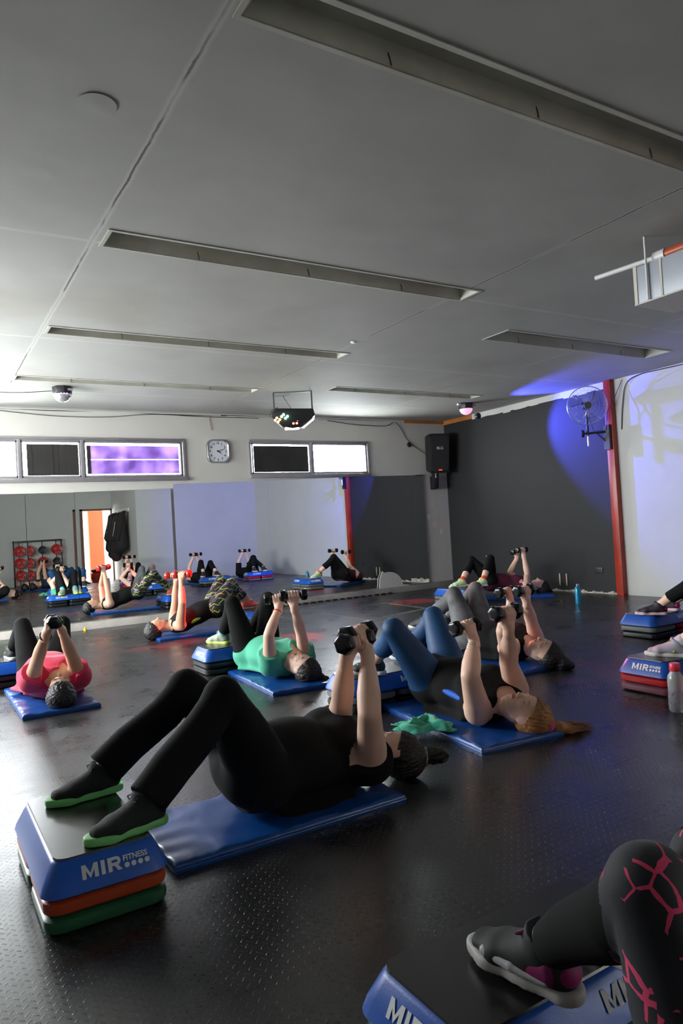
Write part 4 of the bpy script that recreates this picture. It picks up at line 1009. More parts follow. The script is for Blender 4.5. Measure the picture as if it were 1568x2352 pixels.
    def child(name, groups, mat_, hh=None, kout=.02, post=None, grow=0., par=None):
        o = sdf_obj(name, groups, hh or h, mat_, par or person, kout, post, grow, base); return o
    # face details
    eb = MB(); r_, c_, f_ = HA; lid = MB()
    if hs > 0 and h < .0085:
        for ec in eye_c:
            lash = [Vector(ec-base+r_*x+c_*(-.004-.002*math.cos(x*150))+f_*(.0085-abs(x)*.42)) for x in np.linspace(-.013, .013, 7)]
            MB().tube(lash, .0012, 5).build('eyelashes', M_EYE, person)
            sg = 1 if np.dot(ec-hd, r_) > 0 else -1
            br = [Vector(HX(sg*x, .026+.004*math.sin((x-.012)/.04*math.pi), .084-.25*max(0, x-.03))-base) for x in np.linspace(.012, .048, 6)]
            MB().tube(br, [.0015, .0022, .0024, .0022, .0016, .0008], 5).build('eyebrow', (hair or {}).get('mat', M_HAIRB), person)
        child('lips', [([P_ell(HX(0, -.0475, .0905), HA, (.020, .0042, .0058)), P_ell(HX(0, -.0560, .0880), HA, (.019, .0060, .0075))], .002)], M_LIP, .003)
    # trousers
    if pants:
        fr = pants.get('frac', .96); fl = pants.get('flare', .006); e = pants.get('ease', .006)
        PG = [([P_econe(pel-u*.05, pel+u*.14, n, (.155*g, .104*g), (.135*max(g, gt), .098*g)), P_ell(J['hipa']-f*.035-u*.02, (n, u, f), (.088*g, .098*g, .084*g)), P_ell(J['hipb']-f*.035-u*.02, (n, u, f), (.088*g, .098*g, .084*g))], .04)]
        for sd in 'ab': PG.append((legp(sd, e, fl+(e if fr < .9 else 0), fr), .02))
        wr_ = pants.get('wr', .0008)
        def ppost(gd, p):
            gd = gd+wrinkle(p, wr_).astype(np.float32)
            for sd in 'ab':   # flat hem
                kn, an = J['kn'+sd], J['an'+sd]; t = nrm(an-kn); e_ = kn+(an-kn)*fr
                q = (p-e_.astype(np.float32))@t.astype(np.float32); near = np.sqrt(((p-e_.astype(np.float32))**2).sum(-1)) < .16
                gd = np.where(near, np.maximum(gd, q), gd)
            return gd
        po = child('leggings' if pants.get('tight', True) else 'trousers', PG, pants['mat'], grow=.0, post=ppost, kout=.035)
        if pants.get('mat2'):
            po.data.materials.append(pants['mat2']); side, = pants['side2']
            hp, kn = J['hip'+side]-base, J['kn'+side]-base
            cen = np.zeros(len(po.data.polygons)*3); po.data.polygons.foreach_get('center', cen); cen = cen.reshape(-1, 3)
            d = kn-hp; tt = np.clip(((cen-hp)@d)/(d@d), 0, 1); dist = np.linalg.norm(cen-hp-tt[:, None]*d, axis=1); an = J['an'+side]-base; d2 = an-kn; t2 = np.clip(((cen-kn)@d2)/(d2@d2), 0, 1); dist2 = np.linalg.norm(cen-kn-t2[:, None]*d2, axis=1)
            sel = (dist < .12) & (dist < dist2+.02) & (tt > .05); po.data.polygons.foreach_set('material_index', sel.astype(np.int32))
    if shirt:
        e = shirt.get('ease', .010); sl = shirt.get('sleeve', 0.); low = shirt.get('low', -.06); T = [P_econe(pel+u*low, waist, n, (.152*g+e, .104*g+e), (.130*gt+e, .094*gt+e)), P_econe(waist, ch-u*.06, n, (.130*gt+e, .094*gt+e), (.150*gt+e, .102*gt+e)), P_econe(ch-u*.06, ch+u*.035, n, (.150*gt+e, .100*gt+e), (.118+e, .072+e)),
             P_ell(pel+u*.16+f*.045*gt, (n, u, f), (.115*gt+e, .13*gt+e, .077*gt+e))]
        for sd in 'ab':
            sg = 1 if sd == 'a' else -1
            T.append(P_ell(ch-u*.115+n*sg*.066+f*(.070*gt+.004), (n, u, f), (.068*bust+e, .068*bust+e, .047*bust+e)))
            if low < 0: T.append(P_ell(J['hip'+sd]-f*.035, (n, u, f), (.086*g+e, .085*g+e, .083*g+e)))
            if sl > 0:
                sh, el = J['sh'+sd], J['el'+sd]; T.append(P_cone(ch+n*sg*.05+u*.005, sh, .062+e*.6, .056*armg+e)); T.append(P_cone(sh, sh+(el-sh)*(sl+.08), .060*armg+e, .057*armg+e*1.5))
            else: T.append(P_cone(ch+n*sg*.05-u*.01, ch+(J['sh'+sd]-ch)*.72-u*.01, .058+e*.5, .050+e*.5))
        SG = [(T, .045)]
        if shirt.get('drape'):   # cloth falling to the mat beside the waist
            dz = v3(0, 0, 1); lo_ = pel+u*.05; lo_ = v3(lo_[0], lo_[1], .055); hi_ = ch-u*.12; hi_ = v3(hi_[0], hi_[1], .06)
            SG.append(([P_econe(lo_, hi_, n, (.185*max(g, gt), .030), (.165*gt, .03))], .02))
        amp = shirt.get('wr', .0022)
        def spost(gd, p):
            gd = gd+wrinkle(p, amp, .75).astype(np.float32)
            q = (p-(ch+u*.088-f*.01).astype(np.float32)); gd = np.where(np.abs(q@n.astype(np.float32)) < .115, np.maximum(gd, q@u.astype(np.float32)), gd)
            # neck opening
            nk = shirt.get('neck', .062); r2 = p-(ch+u*.085+f*.03).astype(np.float32); gd = np.maximum(gd, nk-np.sqrt((r2*r2).sum(-1)))
            if sl > 0:
                for sd in 'ab':
                    sh, el = J['sh'+sd], J['el'+sd]; t = nrm(el-sh); e_ = sh+(el-sh)*sl; qq = p-e_.astype(np.float32); near = np.sqrt((qq*qq).sum(-1)) < .11
                    gd = np.where(near, np.maximum(gd, qq@t.astype(np.float32)), gd)
            hem = pel+u*(low-.03); gd = np.maximum(gd, -((p-hem.astype(np.float32))@u.astype(np.float32)))
            return gd
        so = child('shirt', SG, shirt['mat'], post=spost, kout=.04)
        for kind, *ar in shirt.get('extra', ()):
            if kind == 'stripe':
                m_, sd_, off, w_ = ar; sg = 1 if sd_ == 'a' else -1
                child('side_stripe', [([P_econe(pel+u*.12+n*sg*(.122*gt)+f*off, ch-u*.10+n*sg*(.142*gt)+f*off, f, (w_, .018), (w_, .018))], .01)], m_, post=lambda gd, p: gd+wrinkle(p, .0015).astype(np.float32), par=so)
    if hair:
        hm_ = hair['mat']; e = .012; cap = [P_ell(HX(0, .034, -.016), HA, (.079+e*.4, .092+e*.5, .096+e*.3))]
        vol = hair.get('vol', 0.); HGp = [(cap+([P_ell(HX(0, .05, -.05), HA, (.085+vol, .08+vol, .07+vol))] if vol else []), .03)]
        tl = hair.get('tail')
        if tl:
            R_ = tl['r']; P = [np.array(q, float) if not tl.get('w') else None for q in tl['pts']]; WP = [hd+np.array(q, float) if tl.get('w') else HX(*q) for q in tl['pts']]; HGp.append(([P_cone(WP[i], WP[i+1], R_[i], R_[i+1]) for i in range(len(WP)-1)], .015))
        fz = hair.get('front', .035)
        def hpost(gd, p):
            q = (p-HX(0, 0, 0).astype(np.float32)); a1 = q@r_.astype(np.float32); a2 = q@c_.astype(np.float32); a3 = q@f_.astype(np.float32)
            cut = a3-(.020+np.clip((a2-.02)*1.15, -.2, .12)); near = (a2 < .16) & (np.abs(a1) < .12)
            st = .0022*np.sin(210*a1+30*a2+8*np.sin(40*a3))+.0015*np.sin(330*a3+15*np.sin(30*a1))
            gd = gd+st.astype(np.float32)
            return np.where(near & (a3 > -.09), np.maximum(gd, cut), gd)
        ho = child('hair', HGp, hm_, hh=min(h, .006), post=hpost)
        if tl and tl.get('tie'):
            c0 = WP[1]; dr = nrm(WP[2]-WP[0]); tm = torus_mb(R_[1]+.008, .011, 20, 8, Matrix.Translation(Vector(c0-base)) @ Vector(dr).to_track_quat('Z', 'Y').to_matrix().to_4x4())
            tm.build('hair_tie', tl['tie'], ho, smooth=True)
        if tl and tl.get('strands'):
            rs = np.random.RandomState(3); mb = MB(); e_ = WP[-1]; b_ = WP[-3]; dv = e_-b_
            for i in range(90):
                o1 = rs.normal(0, R_[-3]*.6, 3); o2 = rs.normal(0, .014, 3); q0 = b_+o1; q1 = b_+dv*.6+o1*.8; q2 = e_+dv*rs.uniform(-.1, .45)+o2
                q2[2] = max(q2[2], .006); mb.tube([Vector(q0-base), Vector(q1-base), Vector((q1+q2)/2-base), Vector(q2-base)], [.003, .0026, .0016, .0005], 4)
            mb.build('loose_strands', hm_, ho, smooth=True)
    # shoes
    shs = shoes or {}
    for sd in 'ab':
        if sd not in shs: continue
        st = shs[sd]; an = J['an'+sd]; tv = nrm(np.array(toe[sd] if toe and sd in toe else -u, float)*np.array([1, 1, 0])); tl_ = st.get('tilt', 0.); z = v3(0, 0, 1)
        tv = nrm(tv+z*tl_); up = orth(z, tv); sdv = np.cross(up, tv)
        A = an-up*.083+tv*.03
        def X(t, s_, w): return A+tv*t+sdv*s_+up*w
        upp = [P_econe(an-up*.012+tv*.012, X(.070, 0, .040), sdv, (.040, .036), (.040, .026)), P_econe(X(-.055, 0, .045), X(.0, 0, .048), sdv, (.034, .032), (.040, .040)), P_econe(X(.0, 0, .046), X(.085, 0, .034), sdv, (.041, .040), (.043, .026)), P_econe(X(.085, 0, .034), X(.135, 0, .030), sdv, (.043, .026), (.034, .019)), P_cone(X(-.045, 0, .055), an+up*.002, .036, .040), P_cone(an+up*.002-tv*.002, an+up*.022+tv*.004, .040, .041)]
        top = X(0, 0, .018)
        ankp = (an+up*.020); shn = nrm(J['kn'+sd]-an)
        def upost(gd, p):
            gd = np.maximum(gd, -((p-X(0, 0, .016).astype(np.float32))@up.astype(np.float32)))
            gd = np.maximum(gd, (p-ankp.astype(np.float32))@nrm(up*.9-tv*.35).astype(np.float32)); return gd
        hh = min(h, .005)
        so = child('shoe', [(upp, .02)], st['upper'], hh=hh, post=upost)
        sole = [P_econe(X(-.062, 0, .014), X(.02, 0, .014), sdv, (.035, .034), (.034, .034)), P_econe(X(.02, 0, .014), X(.10, 0, .013), sdv, (.034, .034), (.042, .034)), P_econe(X(.10, 0, .013), X(.142, 0, .014), sdv, (.042, .034), (.033, .034))]
        def solep(gd, p):
            w = (p-A.astype(np.float32))@up.astype(np.float32); return np.maximum(gd, np.maximum(-w, w-.026))
        child('sole', [(sole, .035)], st['sole'], hh=hh, post=solep, par=so)
        lm = st.get('lace')
        if lm is not None:
            mb = MB()
            for i in range(5):
                t0 = .015+.02*i; w0 = .080-.0085*i; a_ = X(t0, -.022, w0-.006); b_ = X(t0+.014, .022, w0-.008); c_1 = X(t0+.007, 0, w0+.007)
                mb.tube([Vector(a_-base), Vector(c_1-base), Vector(b_-base)], .0035, 6)
                a_ = X(t0, .022, w0-.006); b_ = X(t0+.014, -.022, w0-.008); mb.tube([Vector(a_-base), Vector(c_1-base), Vector(b_-base)], .0035, 6)
            for q in (-1, 1): mb.tube([Vector(X(.012, 0, .092)-base), Vector(X(.0, q*.02, .110)-base), Vector(X(.02, q*.035, .10)-base), Vector(X(.02, q*.01, .09)-base)], .0032, 6)
            mb.build('shoelace', lm, so, smooth=True)
        if st.get('mark') is not None:
            mm, shape = st['mark']
            for q in (-1, 1):
                if shape == 'stripes':
                    for k in range(3): child('side_mark', [([P_cone(X(.015+.022*k, q*.036, .030), X(.035+.022*k, q*.030, .062), .0055, .0055)], .002)], mm, hh=.004, par=so)
                elif shape == 'zed': child('side_mark', [([P_cone(X(.0, q*.040, .060), X(.035, q*.038, .058), .004, .004), P_cone(X(.035, q*.038, .058), X(.005, q*.041, .040), .004, .004), P_cone(X(.005, q*.041, .040), X(.040, q*.040, .038), .004, .004)], .002)], mm, hh=.004, par=so)
                elif shape == 'swoop': child('side_mark', [([P_cone(X(-.035, q*.037, .058), X(-.01, q*.041, .038), .0035, .007), P_cone(X(-.01, q*.041, .038), X(.055, q*.037, .056), .007, .0025)], .004)], mm, hh=.004, par=so)
                elif shape == 'overlay':
                    child('side_panel', [([P_econe(X(-.045, q*.027, .056), X(.080, q*.033, .034), sdv, (.020, .030), (.014, .014))], .004)], PURPLE, hh=.004, par=so)
                    child('side_mark', [([P_cone(X(-.045, q*.039, .034), X(.03, q*.044, .036), .006, .010), P_cone(X(.03, q*.044, .036), X(.10, q*.040, .036), .010, .011)], .004)], mm, hh=.004, par=so)
                elif shape == 'band': child('side_mark', [([P_cone(X(-.045, q*.034, .040), X(.03, q*.040, .040), .006, .010), P_cone(X(.03, q*.040, .040), X(.09, q*.040, .034), .010, .006)], .004)], mm, hh=.004, par=so)
        if st.get('heel') is not None: child('heel_counter', [([P_econe(X(-.055, 0, .05), X(-.035, 0, .052), sdv, (.037, .036), (.040, .036))], .01)], st['heel'], hh=.005, par=so, post=lambda gd, p: np.maximum(gd, -((p-X(0, 0, .03).astype(np.float32))@up.astype(np.float32))))
        if st.get('sock') is not None: child('sock', [([P_cone(an+up*.0, an+shn*st.get('sockh', .06), .041, .042)], .01)], st['sock'], hh=.005)
    for ex in extras: ex(person, J, base, HX, child)
    # dumbbells
    if db:
        for sd in 'ab':
            if dby and sd not in dby: continue
            c, ax, dd = grips[sd]; lb = (dblabel or {}).get(sd, 'black hexagonal dumbbell')
            make_dumbbell(Vector(c), ax, dd, lb, dbred)
    return person

def canon(px, py, uang, stepz=.285, ank=None, pz=.16, k=1., splay=.10):
    u = v3(math.cos(math.radians(uang)), math.sin(math.radians(uang)), 0); n = v3(-u[1], u[0], 0); z = v3(0, 0, 1); p = v3(px, py, pz)
    J = dict(pel=p, hipa=p+n*.09*k, hipb=p-n*.09*k, chest=p+u*.47*k-z*.01)
    J['sha'] = J['chest']+n*.165*k; J['shb'] = J['chest']-n*.165*k; J['head'] = J['chest']+u*.22*k-z*.02
    for sd, sg in (('a', 1), ('b', -1)):
        an = np.array(ank[sd]) if ank else p-u*.47*k+n*sg*splay+z*(stepz-pz); hp = J['hip'+sd]
        L1, L2 = .41*k, .40*k; dd = an-hp; L_ = np.linalg.norm(dd); L_ = min(L_, .79*k); a = (L1*L1-L2*L2+L_*L_)/(2*L_); hh = math.sqrt(max(L1*L1-a*a, 0)); up = orth(z, dd)
        J['an'+sd] = an; J['kn'+sd] = hp+nrm(dd)*a+up*hh
        el = J['sh'+sd]+z*.265*k-n*sg*.02+u*.03; wr = el+z*.215*k-n*sg*.09-u*.04; J['el'+sd] = el; J['wr'+sd] = wr
    return J
def dirv(deg, z=0.): a = math.radians(deg); return nrm(v3(math.cos(a), math.sin(a), z))

JOINTS = {
    'black': dict(pel=(1.122,2.614,0.199), hipa=(1.151,2.702,0.205), hipb=(1.103,2.525,0.207), kna=(0.889,2.718,0.531), knb=(0.91,2.379,0.548), ana=(0.561,2.691,0.29), anb=(0.606,2.291,0.288), chest=(1.598,2.639,0.174), sha=(1.616,2.804,0.209), shb=(1.579,2.474,0.149), ela=(1.525,2.595,0.382), elb=(1.496,2.339,0.386), wra=(1.483,2.467,0.592), wrb=(1.562,2.432,0.608), head=(1.812,2.631,0.084)),
    'pink': dict(pel=(0.825,5.825,0.158), hipa=(0.915,5.826,0.159), hipb=(0.735,5.823,0.156), kna=(1.001,6.067,0.479), knb=(0.702,6.034,0.506), ana=(0.791,6.343,0.28), anb=(0.653,6.356,0.275), chest=(0.825,5.357,0.168), sha=(0.986,5.379,0.159), shb=(0.665,5.337,0.186), ela=(0.904,5.196,0.355), elb=(0.681,5.121,0.364), wra=(0.83,5.048,0.535), wrb=(0.716,4.955,0.541), head=(0.813,5.135,0.111)),
    'green': dict(pel=(2.337,5.266,0.165), hipa=(2.427,5.273,0.162), hipb=(2.247,5.26,0.172), kna=(2.469,5.301,0.569), knb=(2.177,5.358,0.566), ana=(2.422,5.573,0.28), anb=(2.2,5.641,0.283), chest=(2.37,4.801,0.139), sha=(2.533,4.826,0.132), shb=(2.208,4.773,0.14), ela=(2.434,4.682,0.351), elb=(2.153,4.642,0.381), wra=(2.348,4.602,0.566), wrb=(2.294,4.746,0.553), head=(2.377,4.575,0.126)),
    'colour': dict(pel=(2.891,7.674,0.304), hipa=(2.891,7.584,0.304), hipb=(2.891,7.764,0.304), kna=(3.162,7.771,0.549), knb=(3.111,7.971,0.582), ana=(3.433,7.906,0.286), anb=(3.375,7.88,0.291), chest=(2.447,7.651,0.162), sha=(2.436,7.486,0.162), shb=(2.46,7.815,0.165), ela=(2.425,7.364,0.414), elb=(2.454,7.689,0.415), wra=(2.453,7.437,0.646), wrb=(2.443,7.586,0.637), head=(2.22,7.647,0.14)),
    'maroon': dict(pel=(6.978,7.521,0.223), hipa=(7.03,7.595,0.219), hipb=(6.925,7.449,0.23), kna=(6.896,7.413,0.561), knb=(6.753,7.641,0.55), ana=(6.631,7.292,0.288), anb=(6.472,7.54,0.283), chest=(7.37,7.278,0.15), sha=(7.451,7.422,0.151), shb=(7.288,7.134,0.149), ela=(7.253,7.404,0.349), elb=(7.159,6.987,0.349), wra=(7.263,7.261,0.548), wrb=(7.114,6.986,0.59), head=(7.561,7.159,0.126)),
    'grey': dict(pel=(3.872,4.378,0.163), hipa=(3.96,4.396,0.163), hipb=(3.783,4.361,0.163), kna=(4.049,4.551,0.532), knb=(3.829,4.576,0.509), ana=(3.988,4.855,0.28), anb=(3.77,4.899,0.28), chest=(3.904,3.911,0.156), sha=(4.07,3.921,0.166), shb=(3.74,3.898,0.146), ela=(3.891,3.782,0.33), elb=(3.566,3.756,0.313), wra=(3.753,3.685,0.508), wrb=(3.717,3.81,0.498), head=(3.904,3.692,0.105)),
    'blond': dict(pel=(2.663,3.353,0.188), hipa=(2.755,3.365,0.192), hipb=(2.573,3.342,0.184), kna=(2.88,3.626,0.494), knb=(2.327,3.333,0.522), ana=(3.023,3.948,0.289), anb=(2.406,3.657,0.286), chest=(2.659,2.876,0.144), sha=(2.825,2.894,0.168), shb=(2.496,2.851,0.111), ela=(2.652,2.76,0.351), elb=(2.365,2.738,0.338), wra=(2.563,2.651,0.557), wrb=(2.52,2.871,0.483), head=(2.633,2.651,0.113)),
    'fg': dict(pel=(1.068,0.62,0.161), hipa=(1.155,0.643,0.163), hipb=(0.981,0.598,0.16), kna=(1.052,0.67,0.559), knb=(0.92,0.691,0.555), ana=(1.188,0.94,0.298), anb=(1.007,0.986,0.3), chest=(1.182,0.168,0.151), sha=(1.343,0.208,0.151), shb=(1.022,0.128,0.151), ela=(1.556,0.15,0.323), elb=(1.244,0.081,0.316), wra=(1.645,0.104,0.546), wrb=(1.403,0.06,0.501), head=(1.237,-0.051,0.129)),
}
def neutral(u_deg, n_):   # n_: unit vector of side a
    ax = dirv(u_deg); return dict(a=dict(ax=ax, p=-n_, ts=1), b=dict(ax=ax, p=n_, ts=1))
def pronated(ax_deg, u_, ts=1):
    ax = dirv(ax_deg); return dict(a=dict(ax=ax, p=-u_, ts=-ts), b=dict(ax=ax, p=-u_, ts=ts))
def wristband(sd, mat_, r, tr, q=.12, name='wristband'):
    def ex(person, J, base, HX, child):
        wr, el = J['wr'+sd], J['el'+sd]; t = nrm(el-wr); c = wr+(el-wr)*q
        torus_mb(r, tr, 24, 8, Matrix.Translation(Vector(c-base)) @ Vector(t).to_track_quat('Z', 'Y').to_matrix().to_4x4()).build(name, mat_, person, smooth=True)
    return ex
NEONSOLE = mat('pale_green_sole', (.22, .62, .20), .5); BLACKSHOE = mat('black_mesh_shoe', (.012, .016, .013), .8, bump=.4, bscale=200)
ZMARK = mat('dull_red_print', (.16, .05, .03), .5); WHITESOLE = mat('white_sole', (.68, .68, .66), .5); YLACE = mat('lime_laces', (.55, .85, .05), .6)

# 1 woman in black nearest the camera
JOINTS['black']['head'] = (1.77, 2.60, .112)
make_person('black', JOINTS['black'], 'person on the large near mat in black top and loose black trousers, arms raised', M_SKIN, h=.0045, hz=.112, face=(-.1, .42, .9), crown=(.92, -.35, 0), g=1.16, gt=1.16, girth_leg=1.12, armg=1.17, bust=1.1,
    pants=dict(mat=M_BLACKCLOTH, frac=1.0, flare=.034, ease=.010, wr=.0016, tight=False), shirt=dict(mat=M_BLACKTEE, sleeve=.16, ease=.015, drape=True, wr=.0026),
    hair=dict(mat=M_HAIRB, vol=.008, tail=dict(pts=[(0, .10, -.05), (.0, .135, -.065), (-.01, .17, -.075), (-.03, .20, -.090), (-.045, .185, -.10)], r=[.035, .026, .034, .028, .014], tie=mat('patterned_hair_tie', (.25, .28, .27), .6, var=.8, vscale=60))),
    shoes={s: dict(upper=BLACKSHOE, sole=NEONSOLE, lace=mat('dark_green_laces', (.01, .03, .015), .7), mark=(ZMARK, 'zed')) for s in 'ab'}, toe=dict(a=dirv(182), b=dirv(187)),
    grip=neutral(25, v3(-.4, .92, 0)), dblabel=dict(a='black hexagonal dumbbell in the far hand of the woman in black', b='black hexagonal dumbbell in the near hand of the woman in black'))
# 2 crimson shirt at the left
J = JOINTS['pink']; J['ana'] = (.95, 6.33, .287); J['anb'] = (.655, 6.35, .287)
make_person('pink', J, 'person lying at the left in a crimson t-shirt and black leggings', M_SKIN2, h=.006, g=1.08, gt=1.22, armg=1.02,
    pants=dict(mat=M_BLACKCLOTH, frac=.9), shirt=dict(mat=M_PINKTEE, sleeve=.42, ease=.014, drape=True, wr=.0042), hair=dict(mat=M_HAIRK, vol=.012),
    shoes={s: dict(upper=mat('black_shoe', (.03, .03, .03), .6), sole=WHITESOLE, lace=M_PRINT, mark=(M_PRINT, 'stripes')) for s in 'ab'},
    grip=neutral(-92, v3(1, 0, 0)), extras=[wristband('b', mat('black_band', (.01, .01, .01), .5), .034, .008, .1)],
    dblabel=dict(a='black dumbbell seen end-on over the crimson shirt, the right of two, glinting green', b='black dumbbell seen end-on over the crimson shirt, the left of two'))
# 3 mint green shirt
make_person('green', JOINTS['green'], 'person lying on a blue mat in a mint green t-shirt and black leggings', M_SKIN, h=.006, g=1.02, gt=1.08, armg=.98,
    pants=dict(mat=M_BLACKCLOTH, frac=.88), shirt=dict(mat=M_GREENTEE, sleeve=.40, ease=.016, drape=True, wr=.0046),
    hair=dict(mat=M_HAIRB, vol=.012, tail=dict(pts=[(0, .08, -.07), (.03, .12, -.09), (.06, .15, -.11), (.02, .17, -.115)], r=[.035, .028, .03, .012], strands=True)),
    shoes={s: dict(upper=mat('grey_green_shoe', (.30, .36, .27), .6, var=.5, vscale=30), sole=mat('lime_coral_sole', (.55, .70, .12), .5), lace=mat('coral_laces', (.8, .25, .2), .6), sock=mat('turquoise_sock', (.05, .42, .5), .8), mark=(mat('silver_stripes', (.55, .55, .55), .4), 'stripes')) for s in 'ab'}, toe=dict(b=dirv(112), a=dirv(90)),
    crown=(.45, -.9, 0), face=(-.1, -.12, 1), grip=pronated(-20, v3(.07, -1, 0), 1), extras=[wristband('b', mat('red_thread', (.6, .04, .02), .6), .030, .0035, .16)],
    dblabel=dict(a='black dumbbell over the mint green shirt, in the hand on the right', b='black dumbbell over the mint green shirt, in the hand with the red thread bracelet'))
# 4 zigzag leggings beside the mirror
def shift(J, k): return {j: (v[0]*k, v[1]*k, 1.12+(v[2]-1.12)*k) for j, v in J.items()}
J = shift(JOINTS['colour'], 1.02)
make_person('colour', J, 'person lying by the mirror in multicoloured zigzag leggings, one arm lit red', M_SKIN2, h=.008, g=1.0, gt=.98,
    pants=dict(mat=M_ZIG, frac=.86), shirt=dict(mat=M_BLACKTEE, sleeve=0, ease=.008, extra=[('stripe', mat('lime_panel', (.25, .75, .05), .7), 'a', -.02, .022)]),
    hair=dict(mat=M_HAIRK, vol=.010), shoes={s: dict(upper=mat('coral_shoe', (.85, .13, .10), .6), sole=WHITESOLE, lace=mat('coral_lace2', (.85, .2, .15), .6)) for s in 'ab'}, toe=dict(a=dirv(0), b=dirv(5)),
    grip=neutral(-38, v3(-.3, -.95, 0)), dbred=True, dblabel=dict(a='red dumbbell over the zigzag leggings woman, in her near red-lit hand', b='red dumbbell over the zigzag leggings woman, in her far hand'))
# 5 blond ponytail, navy leggings
J = JOINTS['blond']; J['ana'] = (2.80, 3.83, .287); J['kna'] = (2.83, 3.60, .515)
make_person('blond', J, 'person in navy leggings and black top, blond ponytail spread on the floor', M_SKIN, h=.005, g=1.12, gt=1.12, girth_leg=1.08, armg=1.22, bust=1.05,
    pants=dict(mat=M_NAVY, frac=.62, wr=.0006), shirt=dict(mat=M_BLACKTEE, sleeve=0, ease=.013, drape=True, wr=.003, neck=.070, extra=[('stripe', mat('bright_blue_stripe', (.01, .12, .62), .7), 'b', .03, .018)]),
    hair=dict(mat=M_HAIRL, vol=.014, tail=dict(w=True, pts=[(.05, -.06, -.04), (.085, -.085, -.078), (.13, -.10, -.09), (.19, -.115, -.105), (.24, -.125, -.112), (.29, -.13, -.115)], r=[.036, .021, .030, .026, .017, .006], tie=mat('pink_hair_tie', (.85, .07, .30), .7), strands=True)),
    shoes={s: dict(upper=mat('charcoal_shoe', (.03, .03, .032), .7), sole=WHITESOLE, lace=mat('black_laces', (.01, .01, .01), .7), mark=(M_PRINT, 'stripes'), heel=mat('slate_blue', (.03, .08, .16), .7)) for s in 'ab'}, toe=dict(b=dirv(125), a=dirv(95)),
    crown=(.62, -.78, 0), face=(-.28, -.32, .9), grip=pronated(8, v3(.1, -1, 0), 1), extras=[wristband('b', M_CHROME, .033, .0018, .20, 'bracelet'), wristband('b', M_CHROME, .035, .0018, .27, 'bracelet'), wristband('b', M_CHROME, .035, .0016, .31, 'bracelet')],
    dblabel=dict(a='black dumbbell above the blond woman, in her far hand', b='black dumbbell above the blond woman, in her near hand with the thin bracelets'))
# 6 grey leggings
J = JOINTS['grey']
def tattoo(person, J, base, HX, child):
    wr, el = J['wrb'], J['elb']; c = wr+(el-wr)*.45; t = nrm(el-wr)
    child('tattoo', [([P_econe(c-t*.03+v3(-.016, -.024, 0), c+t*.03+v3(-.014, -.024, 0), v3(0, 1, 0), (.004, .016), (.004, .013))], .0)], mat('tattoo_ink', (.10, .09, .10), .6), hh=.004)
make_person('grey', J, 'person lying in mottled grey leggings and a black vest, dark hair', M_SKIN, h=.006, g=1.08, gt=1.1, girth_leg=1.08, armg=1.12,
    pants=dict(mat=M_GREYLEG, frac=.95, flare=.010, wr=.0012), shirt=dict(mat=M_BLACKTEE, sleeve=0, ease=.011, drape=True, wr=.0026), hair=dict(mat=M_HAIRK, vol=.02, tail=dict(pts=[(0, .08, -.06), (-.04, .13, -.08), (-.03, .18, -.10)], r=[.06, .06, .03])),
    shoes={s: dict(upper=mat('black_shoe', (.03, .03, .03), .6), sole=WHITESOLE) for s in 'ab'}, toe=dict(a=dirv(100), b=dirv(100)), crown=(.6, -.8, 0), face=(-.25, -.15, 1),
    grip=pronated(12, v3(.1, -1, 0), 1), dblabel=dict(a='black dumbbell over the grey leggings woman, the right of two', b='black dumbbell over the grey leggings woman, the left of two'))
# 7 maroon top by the charcoal wall
SEAFOAM = mat('pale_lime_shoe', (.62, .78, .42), .6)
def kneecut(person, J, base, HX, child):
    kn, hp = J['kna'], J['hipa']
    for k in range(3):
        c = kn+(hp-kn)*(.02+.09*k); q = nrm(v3(-.45, .15, .8)); child('cutout', [([P_econe(c+q*.048-v3(.02, -.015, 0), c+q*.048+v3(.02, -.015, 0), q, (.010, .012), (.008, .012))], 0)], M_SKIN, hh=.004)
make_person('maroon', JOINTS['maroon'], 'person before the charcoal wall in cut-out black leggings and maroon top', M_SKIN, h=.008, g=1.02, gt=1.04, armg=.98,
    pants=dict(mat=M_BLACKCLOTH, frac=.62), shirt=dict(mat=M_MAROON, sleeve=.15, ease=.010, wr=.002), hair=dict(mat=M_HAIRK, vol=.012, tail=dict(pts=[(0, .10, -.05), (0, .135, -.07), (0, .17, -.09)], r=[.03, .026, .02])),
    shoes={s: dict(upper=SEAFOAM, sole=WHITESOLE, lace=mat('orange_laces', (.9, .25, .08), .6), sock=mat('coral_sock', (.85, .10, .03), .8), sockh=.035) for s in 'ab'}, toe=dict(a=dirv(160), b=dirv(165)),
    grip=pronated(5, v3(.8, -.5, 0), 1), extras=[kneecut], dblabel=dict(a='black dumbbell before the charcoal wall, in the far hand of the woman in maroon', b='black dumbbell before the charcoal wall, in the near hand of the woman in maroon'))
# 8 nearest right, patterned leggings
PURPLE = mat('magenta_purple', (.26, .012, .11), .6)
make_person('fg', JOINTS['fg'], 'person at the lower right corner in black leggings with pink strokes, legs only', M_SKIN, h=.0065, g=1.05, gt=1.0, girth_leg=1.08,
    pants=dict(mat=M_BLACKCLOTH, mat2=M_PINKSTROKE, side2='b', frac=.95, flare=.008), shirt=dict(mat=M_BLACKTEE, sleeve=.3, ease=.010), hair=dict(mat=M_HAIRB, vol=.01),
    shoes={s: dict(upper=mat('black_knit_shoe', (.014, .014, .014), .7), sole=mat('offwhite_sole', (.52, .50, .47), .55), heel=PURPLE, mark=(mat('silver_band', (.45, .45, .46), .4), 'overlay'), lace=PURPLE, sock=mat('grey_sock', (.16, .16, .18), .9)) for s in 'ab'}, toe=dict(a=dirv(80), b=dirv(97)), db=False)
